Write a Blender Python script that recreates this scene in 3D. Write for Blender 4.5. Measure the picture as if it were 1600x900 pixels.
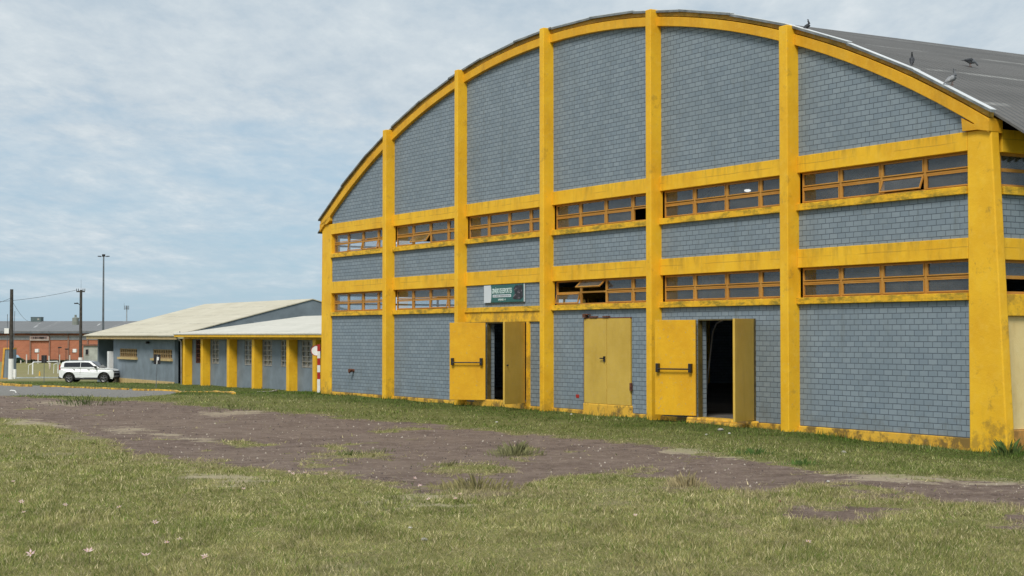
import bpy, bmesh, math, random
import numpy as np
from mathutils import Vector, Matrix, noise as mnoise
random.seed(7); rng = np.random.default_rng(11)
for o in list(bpy.data.objects): bpy.data.objects.remove(o)
scn = bpy.context.scene; COL = scn.collection
R = math.radians

# ------------------------------------------------------------------ camera, sky, sun, exposure
F = 2490.0; HY = 524.0; PITCH = math.atan((HY-450)/F); CAMZ = 1.9
cd = bpy.data.cameras.new('camera'); cam = bpy.data.objects.new('camera', cd); COL.objects.link(cam)
cam.location = (0, 0, CAMZ); cam.rotation_euler = (math.pi/2+PITCH, 0, 0)
cd.sensor_width = 36; cd.lens = F/1600*36; cd.clip_end = 9000; cd.clip_start = .1
scn.camera = cam
SUN_EL = R(48); SUN_AZ = math.atan2(-0.95, -0.32)      # direction towards the sun in plan (x, y)
w = bpy.data.worlds.new('World'); scn.world = w; w.use_nodes = True
wt = w.node_tree; wt.nodes.clear()
def NN(nt, t, ins=None, **kw):
    n = nt.nodes.new(t)
    for k, v in kw.items(): setattr(n, k, v)
    for k, v in (ins or {}).items():
        s = n.inputs[k]
        if isinstance(v, bpy.types.NodeSocket): nt.links.new(v, s)
        else: s.default_value = v
    return n
def mth(nt, op, a, b=0.0, c=0.0):
    return NN(nt, 'ShaderNodeMath', {0: a, 1: b, 2: c}, operation=op).outputs[0]
def ramp(nt, fac, stops, interp='LINEAR'):
    n = NN(nt, 'ShaderNodeValToRGB', {0: fac}); cr = n.color_ramp; cr.interpolation = interp
    while len(cr.elements) < len(stops): cr.elements.new(.5)
    for e, (p, c) in zip(cr.elements, stops):
        e.position = p; e.color = (c, c, c, 1) if isinstance(c, (int, float)) else (*c, 1)
    return n.outputs[0]
def mix(nt, fac, a, b, mode='MIX'):
    n = NN(nt, 'ShaderNodeMix', data_type='RGBA', blend_type=mode)
    for s, v in ((n.inputs[0], fac), (n.inputs[6], a), (n.inputs[7], b)):
        if isinstance(v, bpy.types.NodeSocket): nt.links.new(v, s)
        elif isinstance(v, tuple): s.default_value = (*v, 1)
        else: s.default_value = v
    return n.outputs[2]
def noi(nt, vec, scale, detail=4, rough=.55, dist=0):
    return NN(nt, 'ShaderNodeTexNoise', {'Vector': vec, 'Scale': scale, 'Detail': detail, 'Roughness': rough, 'Distortion': dist}).outputs[0]
def scl(nt, vec, s, loc=(0, 0, 0)):
    return NN(nt, 'ShaderNodeMapping', {0: vec, 1: loc, 3: s}).outputs[0]
sky = NN(wt, 'ShaderNodeTexSky', sky_type='NISHITA', sun_disc=False, sun_elevation=SUN_EL,
         sun_rotation=math.pi/2-SUN_AZ, air_density=1.0, dust_density=.6, ozone_density=2.0)
tc = NN(wt, 'ShaderNodeTexCoord').outputs['Generated']
sp = NN(wt, 'ShaderNodeSeparateXYZ', {0: tc})
zz = mth(wt, 'ADD', mth(wt, 'MAXIMUM', sp.outputs[2], 0.0), .10)
cv = NN(wt, 'ShaderNodeCombineXYZ', {0: mth(wt, 'DIVIDE', sp.outputs[0], zz), 1: mth(wt, 'DIVIDE', sp.outputs[1], zz), 2: .3}).outputs[0]
big = noi(wt, scl(wt, cv, (.55, .5, 1), (3.1, 1.7, 0)), 1.0, 5, .55, .2)
mid = noi(wt, scl(wt, cv, (1.5, 1.1, 1), (.3, 5.7, 0)), 1.6, 7, .62, .25)
fine = noi(wt, scl(wt, cv, (5.0, 2.2, 1), (7.3, .7, 0)), 1.6, 5, .65, .15)
el = NN(wt, 'ShaderNodeMapRange', {0: sp.outputs[2], 1: .02, 2: .20, 3: -.27, 4: .17}, clamp=True).outputs[0]
cs = mth(wt, 'ADD', mth(wt, 'ADD', mth(wt, 'MULTIPLY', big, .60), mth(wt, 'MULTIPLY', mid, .50)), el)
cover = ramp(wt, mth(wt, 'ADD', cs, mth(wt, 'MULTIPLY', fine, .16)), [(.33, 0.0), (.64, 1.0)])
shade = mth(wt, 'ADD', mth(wt, 'MULTIPLY', mid, .48), mth(wt, 'MULTIPLY', fine, .52))
ccol = ramp(wt, shade, [(.36, (4.1, 4.95, 5.7)), (.49, (4.9, 5.6, 6.15)), (.56, (5.3, 5.95, 6.4)), (.68, (6.2, 6.7, 7.0))])
base = mix(wt, .80, sky.outputs[0], (3.1, 4.6, 5.9))       # thin veil over the blue
colr = mix(wt, cover, base, ccol)
bg = NN(wt, 'ShaderNodeBackground', {0: colr, 1: .085})
wo = NN(wt, 'ShaderNodeOutputWorld', {0: bg.outputs[0]})
sl = bpy.data.lights.new('sun', 'SUN'); sun = bpy.data.objects.new('sun', sl); COL.objects.link(sun)
sl.energy = 2.2; sl.angle = R(20); sl.color = (1, .95, .86)
sd = Vector((math.cos(SUN_EL)*math.cos(SUN_AZ), math.cos(SUN_EL)*math.sin(SUN_AZ), math.sin(SUN_EL)))
sun.rotation_euler = sd.to_track_quat('Z', 'Y').to_euler()
scn.view_settings.view_transform = 'Standard'; scn.view_settings.look = 'None'
scn.view_settings.exposure = 0.48; scn.view_settings.gamma = 1; scn.view_settings.use_curve_mapping = False
scn.render.engine = 'CYCLES'

# ------------------------------------------------------------------ places measured on the ground
def ray(px, py):
    a = (px-800)/F; b = (450-py)/F
    return (a, math.cos(PITCH)-b*math.sin(PITCH), math.sin(PITCH)+b*math.cos(PITCH))
def at(px, py, Y):
    r = ray(px, py); s = Y/r[1]; return Vector((s*r[0], Y, CAMZ+s*r[2]))
def sst(x, a, b):
    t = np.clip((x-a)/(b-a), 0, 1); return t*t*(3-2*t)
_gy = np.array([-5000, 52, 60, 83, 101, 117, 213, 6000.]); _gz = np.array([0, 0, -.28, -1.08, -1.22, -1.58, -3.5, -3.5])
def gz(x, y):
    x = np.asarray(x, float); y = np.asarray(y, float)
    g = np.interp(y, _gy, _gz)
    g = g-.16*sst(x, 4, 9)*np.exp(-((y-28)/8)**2)+.2*(1-sst(y, 10, 32))
    g = g+.02*np.sin(x*.7+1.3)*np.cos(y*.45)+.012*np.sin(x*1.9-y*1.3)
    return g
def gpt(px, py):
    r = ray(px, py); lo, hi = 5.0, 2500.0
    for _ in range(50):
        m = (lo+hi)/2; s = m/r[1]
        if CAMZ+s*r[2] > float(gz(s*r[0], m)): lo = m
        else: hi = m
    s = lo/r[1]; return Vector((s*r[0], lo, float(gz(s*r[0], lo))))

# ------------------------------------------------------------------ materials
def newmat(name):
    m = bpy.data.materials.new(name); m.use_nodes = True; nt = m.node_tree; nt.nodes.clear()
    out = NN(nt, 'ShaderNodeOutputMaterial'); return m, nt, out
def finish(nt, out, col, rough=.7, bump=None, bstr=.3, bdist=.01, metal=0, spec=.4, alpha=None):
    p = NN(nt, 'ShaderNodeBsdfPrincipled')
    for k, v in (('Base Color', col), ('Roughness', rough), ('Metallic', metal), ('Specular IOR Level', spec)):
        s = p.inputs[k]
        if isinstance(v, bpy.types.NodeSocket): nt.links.new(v, s)
        elif isinstance(v, tuple): s.default_value = (*v, 1)
        else: s.default_value = v
    if bump is not None:
        b = NN(nt, 'ShaderNodeBump', {'Height': bump, 'Strength': bstr, 'Distance': bdist})
        nt.links.new(b.outputs[0], p.inputs['Normal'])
    nt.links.new(p.outputs[0], out.inputs[0]); return p
def objco(nt, rnd=True):
    c = NN(nt, 'ShaderNodeTexCoord').outputs['Object']
    if not rnd: return c, c
    r = NN(nt, 'ShaderNodeObjectInfo').outputs['Random']
    v = NN(nt, 'ShaderNodeVectorMath', {0: c, 1: NN(nt, 'ShaderNodeCombineXYZ', {0: mth(nt, 'MULTIPLY', r, 57), 1: mth(nt, 'MULTIPLY', r, 31), 2: mth(nt, 'MULTIPLY', r, 83)}).outputs[0]}, operation='ADD').outputs[0]
    return c, v
def plain(name, col, rough=.6, var=.12, scale=3, metal=0, bump=.0, spec=.4):
    m, nt, out = newmat(name); c, v = objco(nt)
    n = noi(nt, v, scale, 5, .6)
    dark = tuple(x*(1-var*1.8) for x in col); lite = tuple(min(1, x*(1+var)) for x in col)
    cc = ramp(nt, n, [(.3, dark), (.7, lite)])
    finish(nt, out, cc, rough, n if bump else None, bump, .02, metal, spec); return m

def yellow(name, a=(.86, .500, .022), b=(.74, .395, .014), moss=0.0, streak=0.0, joint=False, foot=0.0, chips=.0, wear=(.88, .58, .09)):
    m, nt, out = newmat(name); c, v = objco(nt)
    n1 = noi(nt, v, 1.1, 6, .6); n2 = noi(nt, v, 7, 6, .7)
    col = mix(nt, ramp(nt, n1, [(.35, 0.0), (.68, 1.0)]), a, b)
    col = mix(nt, mth(nt, 'MULTIPLY', ramp(nt, n2, [(.50, 0.0), (.75, 1.0)]), .35), col, wear)
    sp_ = NN(nt, 'ShaderNodeSeparateXYZ', {0: c})
    # faint runs and hand-sized dirt
    ns = noi(nt, scl(nt, v, (4, 4, .9)), 1.0, 6, .65)
    col = mix(nt, mth(nt, 'MULTIPLY', ramp(nt, ns, [(.54, 0.0), (.78, 1.0)]), .25+streak*.4), col, (.30, .17, .02))
    if streak:
        top = NN(nt, 'ShaderNodeMapRange', {0: sp_.outputs[2], 1: -.30, 2: 0.0, 3: 0.0, 4: 1.0}, clamp=True).outputs[0]
        s2 = ramp(nt, noi(nt, scl(nt, v, (5, 5, .8)), 1.0, 6, .7), [(.48, 0.0), (.80, 1.0)])
        col = mix(nt, mth(nt, 'MULTIPLY', mth(nt, 'MULTIPLY', s2, top), streak), col, (.12, .10, .03))
    if moss:
        mm = ramp(nt, noi(nt, scl(nt, v, (1.6, 1.6, 5)), 1.5, 8, .75), [(.46, 0.0), (.62, 1.0)])
        col = mix(nt, mth(nt, 'MULTIPLY', mm, moss), col, (.13, .125, .022))
    if joint:
        jz = mth(nt, 'ADD', mth(nt, 'ADD', sp_.outputs[2], .165), mth(nt, 'MULTIPLY', mth(nt, 'SUBTRACT', noi(nt, v, 1.3, 3), .5), .05))
        j = ramp(nt, mth(nt, 'ABSOLUTE', jz), [(.004, 1.0), (.010, 0.0)])
        gate = ramp(nt, noi(nt, v, .8, 2), [(.44, 0.0), (.52, 1.0)])
        col = mix(nt, mth(nt, 'MULTIPLY', mth(nt, 'MULTIPLY', j, gate), .5), col, (.30, .16, .02))
    if foot:
        ft = NN(nt, 'ShaderNodeMapRange', {0: sp_.outputs[2], 1: .9, 2: .0, 3: 0.0, 4: 1.0}, clamp=True).outputs[0]
        fn = ramp(nt, mth(nt, 'ADD', noi(nt, v, 3.2, 7, .7), mth(nt, 'MULTIPLY', ft, .13)), [(.58, 0.0), (.70, 1.0)])
        col = mix(nt, mth(nt, 'MULTIPLY', fn, foot), col, (.17, .11, .035))
    if chips:
        ch = ramp(nt, noi(nt, v, 14, 5, .7), [(.62, 0.0), (.66, 1.0)])
        col = mix(nt, mth(nt, 'MULTIPLY', ch, chips), col, (.30, .25, .17))
    h = mth(nt, 'ADD', mth(nt, 'MULTIPLY', n2, .6), mth(nt, 'MULTIPLY', noi(nt, v, 40, 3, .6), .3))
    finish(nt, out, col, .62, h, .45, .02, 0, .35); return m

def brickmat(name, side=False):
    m, nt, out = newmat(name)
    c = NN(nt, 'ShaderNodeTexCoord').outputs['Object']
    s = NN(nt, 'ShaderNodeSeparateXYZ', {0: c})
    wob = mth(nt, 'MULTIPLY', mth(nt, 'SUBTRACT', noi(nt, c, 1.3, 3), .5), .012)
    v = NN(nt, 'ShaderNodeCombineXYZ', {0: s.outputs[1] if side else s.outputs[0], 1: mth(nt, 'ADD', s.outputs[2], wob), 2: 0.0}).outputs[0]
    def br(c1, c2, mo, ms, sm):
        return NN(nt, 'ShaderNodeTexBrick', {'Vector': v, 'Color1': (*c1, 1), 'Color2': (*c2, 1), 'Mortar': (*mo, 1), 'Scale': 1.0,
                  'Mortar Size': ms, 'Mortar Smooth': sm, 'Bias': -.1, 'Brick Width': .226, 'Row Height': .105}, offset=.5)
    b = br((.200, .250, .298), (.248, .300, .346), (.082, .106, .134), .0078, .25)
    n1 = noi(nt, c, .8, 5, .6); n2 = noi(nt, c, 9, 6, .7)
    col = mix(nt, mth(nt, 'MULTIPLY', ramp(nt, n1, [(.35, 0.0), (.7, 1.0)]), .35), b.outputs[0], (.145, .180, .205))
    col = mix(nt, mth(nt, 'MULTIPLY', ramp(nt, n2, [(.52, 0.0), (.75, 1.0)]), .35), col, (.27, .32, .34))
    # damp green-brown runs below the sills, and worn spots
    ns = ramp(nt, noi(nt, scl(nt, c, (4, 4, .5)), 1.0, 6, .7), [(.56, 0.0), (.76, 1.0)])
    col = mix(nt, mth(nt, 'MULTIPLY', ns, .5), col, (.12, .135, .13))
    ft = NN(nt, 'ShaderNodeMapRange', {0: s.outputs[2], 1: .8, 2: .05, 3: 0.0, 4: .17}, clamp=True).outputs[0]
    fn = ramp(nt, mth(nt, 'ADD', noi(nt, c, 2.4, 7, .7), ft), [(.60, 0.0), (.78, 1.0)])
    col = mix(nt, mth(nt, 'MULTIPLY', fn, .4), col, (.14, .145, .13))
    inv = mth(nt, 'SUBTRACT', 1.0, b.outputs[1])
    h = mth(nt, 'ADD', inv, mth(nt, 'MULTIPLY', n2, .25))
    finish(nt, out, col, .72, h, .8, .008, 0, .3); return m

M = {}
M['yel'] = yellow('yellow_paint', foot=.5, streak=0)
M['yel_col'] = yellow('yellow_column_paint', foot=.35, streak=0, chips=.25)
M['yel_beam'] = yellow('yellow_beam_paint', streak=.75, joint=True)
M['yel_sill'] = yellow('yellow_sill_paint', streak=.6, moss=.75)
M['yel_arch'] = yellow('yellow_arch_paint', a=(.76, .41, .018), b=(.62, .30, .010), chips=.15, streak=.2)
M['yel_mould'] = yellow('yellow_moulding_paint', a=(.62, .33, .035), b=(.42, .20, .02), moss=.55, chips=.7)
M['yel_rough'] = yellow('yellow_plinth_paint', a=(.78, .46, .05), b=(.66, .36, .04), foot=.9, chips=.5)
M['yel_door_in'] = yellow('yellow_door_inner_paint', a=(.74, .41, .012), b=(.60, .30, .008), chips=.6, wear=(.80, .50, .03))
M['yel_door_out'] = yellow('faded_yellow_door_paint', a=(.62, .42, .080), b=(.52, .34, .055), chips=.25, wear=(.60, .42, .14))
M['cream_gate'] = yellow('pale_cream_gate_paint', a=(.78, .62, .30), b=(.70, .53, .24), wear=(.8, .68, .4))
M['brick'] = brickmat('grey_painted_brick'); M['brick_side'] = brickmat('grey_painted_brick_side', True)
M['frame'] = yellow('ochre_window_frame_paint', a=(.50, .25, .045), b=(.40, .18, .03), chips=.6, wear=(.58, .36, .12))
M['soft_grey'] = plain('grey_render', (.185, .225, .26), .75, .12, 1.3)
M['white'] = plain('white_paint', (.78, .78, .76), .5, .05, 4)
M['black'] = plain('black_metal', (.02, .018, .018), .45, .2, 8)
M['rust'] = plain('rusty_brown_metal', (.15, .055, .03), .8, .4, 18)
M['galv'] = plain('galvanised_flashing', (.72, .74, .75), .4, .08, 2, .1)
M['galv_front'] = plain('weathered_flashing_edge', (.21, .23, .24), .5, .3, 3, .2)
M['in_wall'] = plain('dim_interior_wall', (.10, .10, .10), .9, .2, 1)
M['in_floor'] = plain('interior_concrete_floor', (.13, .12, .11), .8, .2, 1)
M['concrete'] = plain('grey_concrete', (.36, .34, .30), .85, .2, 4, bump=.4)
M['red'] = plain('red_paint', (.38, .02, .015), .5, .1, 5)
M['tyre'] = plain('tyre_rubber', (.018, .018, .018), .8, .2, 8)
M['carglass'] = plain('dark_car_glass', (.012, .014, .018), .06, .1, 1, spec=.6)
M['carwhite'] = plain('white_car_paint', (.74, .76, .76), .22, .03, 1, spec=.6)
M['carblack'] = plain('black_plastic_cladding', (.02, .02, .022), .55, .1, 6)
M['alloy'] = plain('alloy_wheel', (.30, .30, .31), .35, .1, 6, .7)
M['darkpole'] = plain('dark_weathered_pole', (.065, .058, .05), .9, .3, 3)
M['maststeel'] = plain('grey_mast_steel', (.13, .15, .17), .6, .2, 2)

def roofmat(name, c1, c2, axis=1, pitch=.18, seam=None, lines=(.30, .30, .29)):
    m, nt, out = newmat(name); c = NN(nt, 'ShaderNodeTexCoord').outputs['Object']
    n = noi(nt, scl(nt, c, (2.0, .25, 2.0) if axis == 1 else (.25, 2, 2)), 1.0, 7, .7); nb = noi(nt, c, .35, 5, .6)
    col = ramp(nt, mth(nt, 'ADD', mth(nt, 'MULTIPLY', n, .6), mth(nt, 'MULTIPLY', nb, .4)), [(.34, c1), (.66, c2)])
    s = NN(nt, 'ShaderNodeSeparateXYZ', {0: c})
    wv = mth(nt, 'SINE', mth(nt, 'MULTIPLY', s.outputs[1 if axis == 1 else 0], 2*math.pi/pitch))
    if seam:
        q = mth(nt, 'FRACT', mth(nt, 'ADD', mth(nt, 'DIVIDE', s.outputs[seam[0]], seam[1]), mth(nt, 'MULTIPLY', noi(nt, c, .6, 2), .05)))
        ln = ramp(nt, q, [(.0, 1.0), (.05, 1.0), (.09, 0.0)])
        gate = ramp(nt, noi(nt, scl(nt, c, (3, .6, 3)), 1, 5, .7), [(.45, 0.0), (.62, 1.0)])
        col = mix(nt, mth(nt, 'MULTIPLY', mth(nt, 'MULTIPLY', ln, gate), seam[2]), col, lines)
    finish(nt, out, col, .75, wv, .6, .03, 0, .25); return m
M['roof_dark'] = roofmat('dark_weathered_roof_sheet', (.095, .094, .092), (.150, .146, .142), 1, .18, (0, 1.75, .8))
M['roof_pale'] = roofmat('pale_cream_roof_sheet', (.47, .43, .33), (.60, .56, .45), 0, .30, (1, 2.4, .8), (.30, .28, .23))
M['roof_white'] = roofmat('white_roof_sheet', (.50, .49, .43), (.63, .61, .55), 0, .24, (1, 2.1, .6), (.36, .34, .30))
M['roof_far'] = roofmat('grey_fibre_cement_sheet', (.15, .155, .16), (.20, .205, .21), 0, 1.0, (0, 14, .5), (.30, .30, .30))
M['under'] = plain('dark_roof_underside', (.05, .04, .035), .9, .3, 2)

def glassmat(name, dirt=.14, tint=(.90, .92, .94)):
    m, nt, out = newmat(name); c, v = objco(nt)
    tr = NN(nt, 'ShaderNodeBsdfTransparent', {0: (*tint, 1)})
    gl = NN(nt, 'ShaderNodeBsdfGlossy', {0: (.9, .9, .9, 1), 1: .05})
    b = NN(nt, 'ShaderNodeBump', {'Height': noi(nt, v, 2.2, 2), 'Strength': .25, 'Distance': .02}); nt.links.new(b.outputs[0], gl.inputs['Normal'])
    df = NN(nt, 'ShaderNodeBsdfDiffuse', {0: (.32, .33, .33, 1)})
    bk = NN(nt, 'ShaderNodeNewGeometry').outputs['Backfacing']
    fr = NN(nt, 'ShaderNodeFresnel', {0: mth(nt, 'SUBTRACT', 1.5, mth(nt, 'MULTIPLY', bk, 1.5-1/1.5))})
    a = NN(nt, 'ShaderNodeMixShader', {0: fr.outputs[0], 1: tr.outputs[0], 2: gl.outputs[0]})
    dn = mth(nt, 'MULTIPLY', ramp(nt, noi(nt, v, .9, 6, .65), [(.35, .2), (.66, 1.0)]), dirt)
    x = NN(nt, 'ShaderNodeMixShader', {0: dn, 1: a.outputs[0], 2: df.outputs[0]})
    nt.links.new(x.outputs[0], out.inputs[0]); return m
M['glass'] = glassmat('dusty_window_glass')
M['glass_far'] = plain('hazy_louvre_glass', (.30, .31, .30), .25, .25, 5)

def redbrickmat():
    m, nt, out = newmat('orange_red_brickwork'); c = NN(nt, 'ShaderNodeTexCoord').outputs['Object']
    s = NN(nt, 'ShaderNodeSeparateXYZ', {0: c}); v = NN(nt, 'ShaderNodeCombineXYZ', {0: s.outputs[0], 1: s.outputs[2], 2: 0.0}).outputs[0]
    b = NN(nt, 'ShaderNodeTexBrick', {'Vector': v, 'Color1': (.46, .165, .085, 1), 'Color2': (.39, .135, .07, 1), 'Mortar': (.36, .20, .14, 1), 'Scale': 1.0, 'Mortar Size': .02, 'Brick Width': .5, 'Row Height': .25})
    n = noi(nt, c, .25, 6, .65); n2 = noi(nt, scl(nt, c, (.3, 1, 1.5)), 1, 5, .7)
    col = mix(nt, mth(nt, 'MULTIPLY', ramp(nt, n, [(.4, 0.0), (.65, 1.0)]), .5), b.outputs[0], (.27, .10, .06))
    col = mix(nt, mth(nt, 'MULTIPLY', ramp(nt, n2, [(.5, 0.0), (.7, 1.0)]), .4), col, (.44, .19, .12))
    finish(nt, out, col, .85); return m
M['redbrick'] = redbrickmat()

# ------------------------------------------------------------------ mesh helpers
class MB:
    def __init__(s): s.v = []; s.f = []; s.m = []
    def add(s, vs, fs, m=0):
        o = len(s.v); s.v += [tuple(q) for q in vs]; s.f += [tuple(i+o for i in q) for q in fs]; s.m += [m]*len(fs); return s
    def box(s, x0, x1, y0, y1, z0, z1, m=0):
        return s.add([(x, y, z) for z in (z0, z1) for y in (y0, y1) for x in (x0, x1)],
                     [(0, 2, 3, 1), (4, 5, 7, 6), (0, 1, 5, 4), (2, 6, 7, 3), (0, 4, 6, 2), (1, 3, 7, 5)], m)
    def prism(s, poly, a, lo, hi, m=0):      # poly in the plane across axis a (0: y,z  1: x,z  2: x,y)
        def P(p, t): return (t, p[0], p[1]) if a == 0 else ((p[0], t, p[1]) if a == 1 else (p[0], p[1], t))
        n = len(poly)
        s.add([P(p, lo) for p in poly]+[P(p, hi) for p in poly],
              [tuple(range(n))[::-1], tuple(range(n, 2*n))]+[(i, (i+1) % n, (i+1) % n+n, i+n) for i in range(n)], m); return s
    def tube(s, p0, p1, r0, r1=None, n=10, m=0, cap=True):
        r1 = r0 if r1 is None else r1
        p0 = Vector(p0); p1 = Vector(p1); d = (p1-p0).normalized()
        u = d.orthogonal().normalized(); w_ = d.cross(u)
        vs = []
        for p, r in ((p0, r0), (p1, r1)):
            for i in range(n):
                t = 2*math.pi*i/n; vs.append(p+(u*math.cos(t)+w_*math.sin(t))*r)
        fs = [(i, (i+1) % n, (i+1) % n+n, i+n) for i in range(n)]
        if cap: fs += [tuple(range(n))[::-1], tuple(range(n, 2*n))]
        return s.add(vs, fs, m)
    def path(s, pts, r, n=8, m=0):
        for a, b in zip(pts[:-1], pts[1:]): s.tube(a, b, r, r, n, m)
        return s
    def sweep(s, pts, radii, n=12, m=0, flat=1.0):     # closed tapering body along points
        pts = [Vector(p) for p in pts]; rings = []
        up = Vector((0, 0, 1))
        for i, p in enumerate(pts):
            d = (pts[min(i+1, len(pts)-1)]-pts[max(i-1, 0)]).normalized()
            sd_ = d.cross(up).normalized() if abs(d.z) < .98 else Vector((0, 1, 0)); uu = sd_.cross(d)
            rx, rz = radii[i] if isinstance(radii[i], tuple) else (radii[i]*flat, radii[i])
            rings.append([p+sd_*math.cos(2*math.pi*k/n)*rx+uu*math.sin(2*math.pi*k/n)*rz for k in range(n)])
        vs = [q for r_ in rings for q in r_]; fs = []
        for i in range(len(rings)-1):
            for k in range(n): fs.append((i*n+k, i*n+(k+1) % n, (i+1)*n+(k+1) % n, (i+1)*n+k))
        fs += [tuple(range(n))[::-1], tuple(range((len(rings)-1)*n, len(rings)*n))]
        return s.add(vs, fs, m)
    def build(s, name, mats, parent=None, org=(0, 0, 0), bevel=0, smooth=False, loc=None):
        me = bpy.data.meshes.new(name); o_ = Vector(org)
        me.from_pydata([tuple(Vector(q)-o_) for q in s.v], [], s.f)
        mats = mats if isinstance(mats, (list, tuple)) else [mats]
        for q in mats: me.materials.append(q)
        me.polygons.foreach_set('material_index', s.m)
        bm = bmesh.new(); bm.from_mesh(me); bmesh.ops.recalc_face_normals(bm, faces=bm.faces); bm.to_mesh(me); bm.free()
        if smooth: me.polygons.foreach_set('use_smooth', [True]*len(me.polygons))
        ob = bpy.data.objects.new(name, me); COL.objects.link(ob); ob.location = loc if loc is not None else o_
        if parent: ob.parent = parent
        if bevel:
            b = ob.modifiers.new('bevel', 'BEVEL'); b.width = bevel; b.segments = 2; b.limit_method = 'ANGLE'; b.angle_limit = R(40)
        return ob
def tag(o, label, cat, group=None, kind=None):
    if label: o['label'] = label
    if cat: o['category'] = cat
    if group: o['group'] = group
    if kind: o['kind'] = kind
    return o
def empty(name, loc, rz=0, label=None, cat=None, group=None):
    o = bpy.data.objects.new(name, None); COL.objects.link(o); o.location = loc; o.rotation_euler = (0, 0, rz)
    o.empty_display_size = .3; return tag(o, label, cat, group)

# ------------------------------------------------------------------ ground colour zones, traced as ground areas
def project(X, Y, Z):
    dy = Y*math.cos(PITCH)+(Z-CAMZ)*math.sin(PITCH); dz = -Y*math.sin(PITCH)+(Z-CAMZ)*math.cos(PITCH)
    dy = np.where(dy < .5, .5, dy)
    return 800+F*X/dy, 450-F*dz/dy
def inpoly(px, py, poly):
    r = np.zeros(px.shape, bool); n = len(poly)
    for i in range(n):
        x1, y1 = poly[i]; x2, y2 = poly[(i+1) % n]
        if y1 == y2: continue
        c = ((y1 > py) != (y2 > py)) & (px < (x2-x1)*(py-y1)/(y2-y1)+x1); r ^= c
    return r
_perm = rng.random((256, 256))
def vnoise(x, y):
    xi = np.floor(x).astype(int); yi = np.floor(y).astype(int); fx = x-xi; fy = y-yi
    fx = fx*fx*(3-2*fx); fy = fy*fy*(3-2*fy)
    g = lambda a, b: _perm[a % 256, b % 256]
    return (g(xi, yi)*(1-fx)+g(xi+1, yi)*fx)*(1-fy)+(g(xi, yi+1)*(1-fx)+g(xi+1, yi+1)*fx)*fy
def fbm(x, y, o=4):
    s = 0; a = .5; t = 0
    for i in range(o): s = s+a*vnoise(x*2**i+17*i, y*2**i+31*i); t += a; a *= .55
    return s/t-.5
DIRT_LOW = [(-3000, 640), (-500, 646), (0, 653), (60, 663), (120, 676), (200, 706), (290, 720), (380, 726), (440, 739), (520, 740), (560, 748), (620, 760), (690, 764), (740, 760), (800, 768), (850, 748), (880, 741), (960, 740), (1040, 744), (1075, 765), (1190, 765), (1250, 758), (1300, 768), (1400, 778), (1470, 786), (1560, 797), (1640, 803), (1800, 815), (4000, 950)]
DIRT_UP = [(4000, 860), (1800, 768), (1600, 757), (1500, 750), (1400, 747), (1290, 738), (1230, 726), (1150, 715), (1060, 702), (960, 690), (840, 680), (700, 666), (620, 659), (560, 654), (480, 647), (400, 641), (300, 634), (240, 628), (130, 624), (0, 618), (-500, 612), (-3000, 602)]
DIRT = DIRT_LOW+DIRT_UP
ROAD = [(-3000, 590), (-300, 597), (0, 600), (45, 602), (140, 606), (250, 609), (300, 612), (255, 617), (190, 621), (100, 618), (0, 618), (-500, 613), (-3000, 606)]
PATCH = [[(1215, 788), (1280, 786), (1400, 795), (1380, 806), (1290, 812), (1225, 806)], [(1540, 800), (1640, 806), (1650, 826), (1560, 822)], [(1080, 802), (1130, 804), (1125, 816), (1085, 814)], [(1010, 755), (1080, 757), (1080, 766), (1020, 765)]]
SAND = [[(550, 766), (640, 769), (700, 769), (690, 783), (590, 784)], [(270, 733), (330, 738), (420, 744), (425, 758), (340, 762), (300, 745)], [(155, 664), (215, 665), (250, 675), (190, 674)], [(225, 673), (330, 684), (330, 690), (240, 680)], [(300, 643), (400, 641), (400, 646), (320, 647)], [(-10, 652), (60, 658), (120, 668), (40, 662)], [(60, 625), (130, 627), (120, 634), (65, 630)], [(1230, 733), (1400, 744), (1600, 749), (1600, 757), (1380, 752)], [(1060, 700), (1150, 712), (1170, 718), (1060, 706)]]
TUFTS = [[(500, 703), (600, 709), (590, 716), (510, 712)], [(690, 724), (790, 726), (780, 735), (700, 735)], [(785, 695), (825, 698), (822, 713), (790, 712)], [(540, 704), (560, 704), (558, 712), (542, 711)], [(1200, 757), (1330, 762), (1310, 768), (1210, 766)], [(330, 688), (400, 690), (400, 696), (340, 694)]]
LUSHBOT = DIRT_UP
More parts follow.
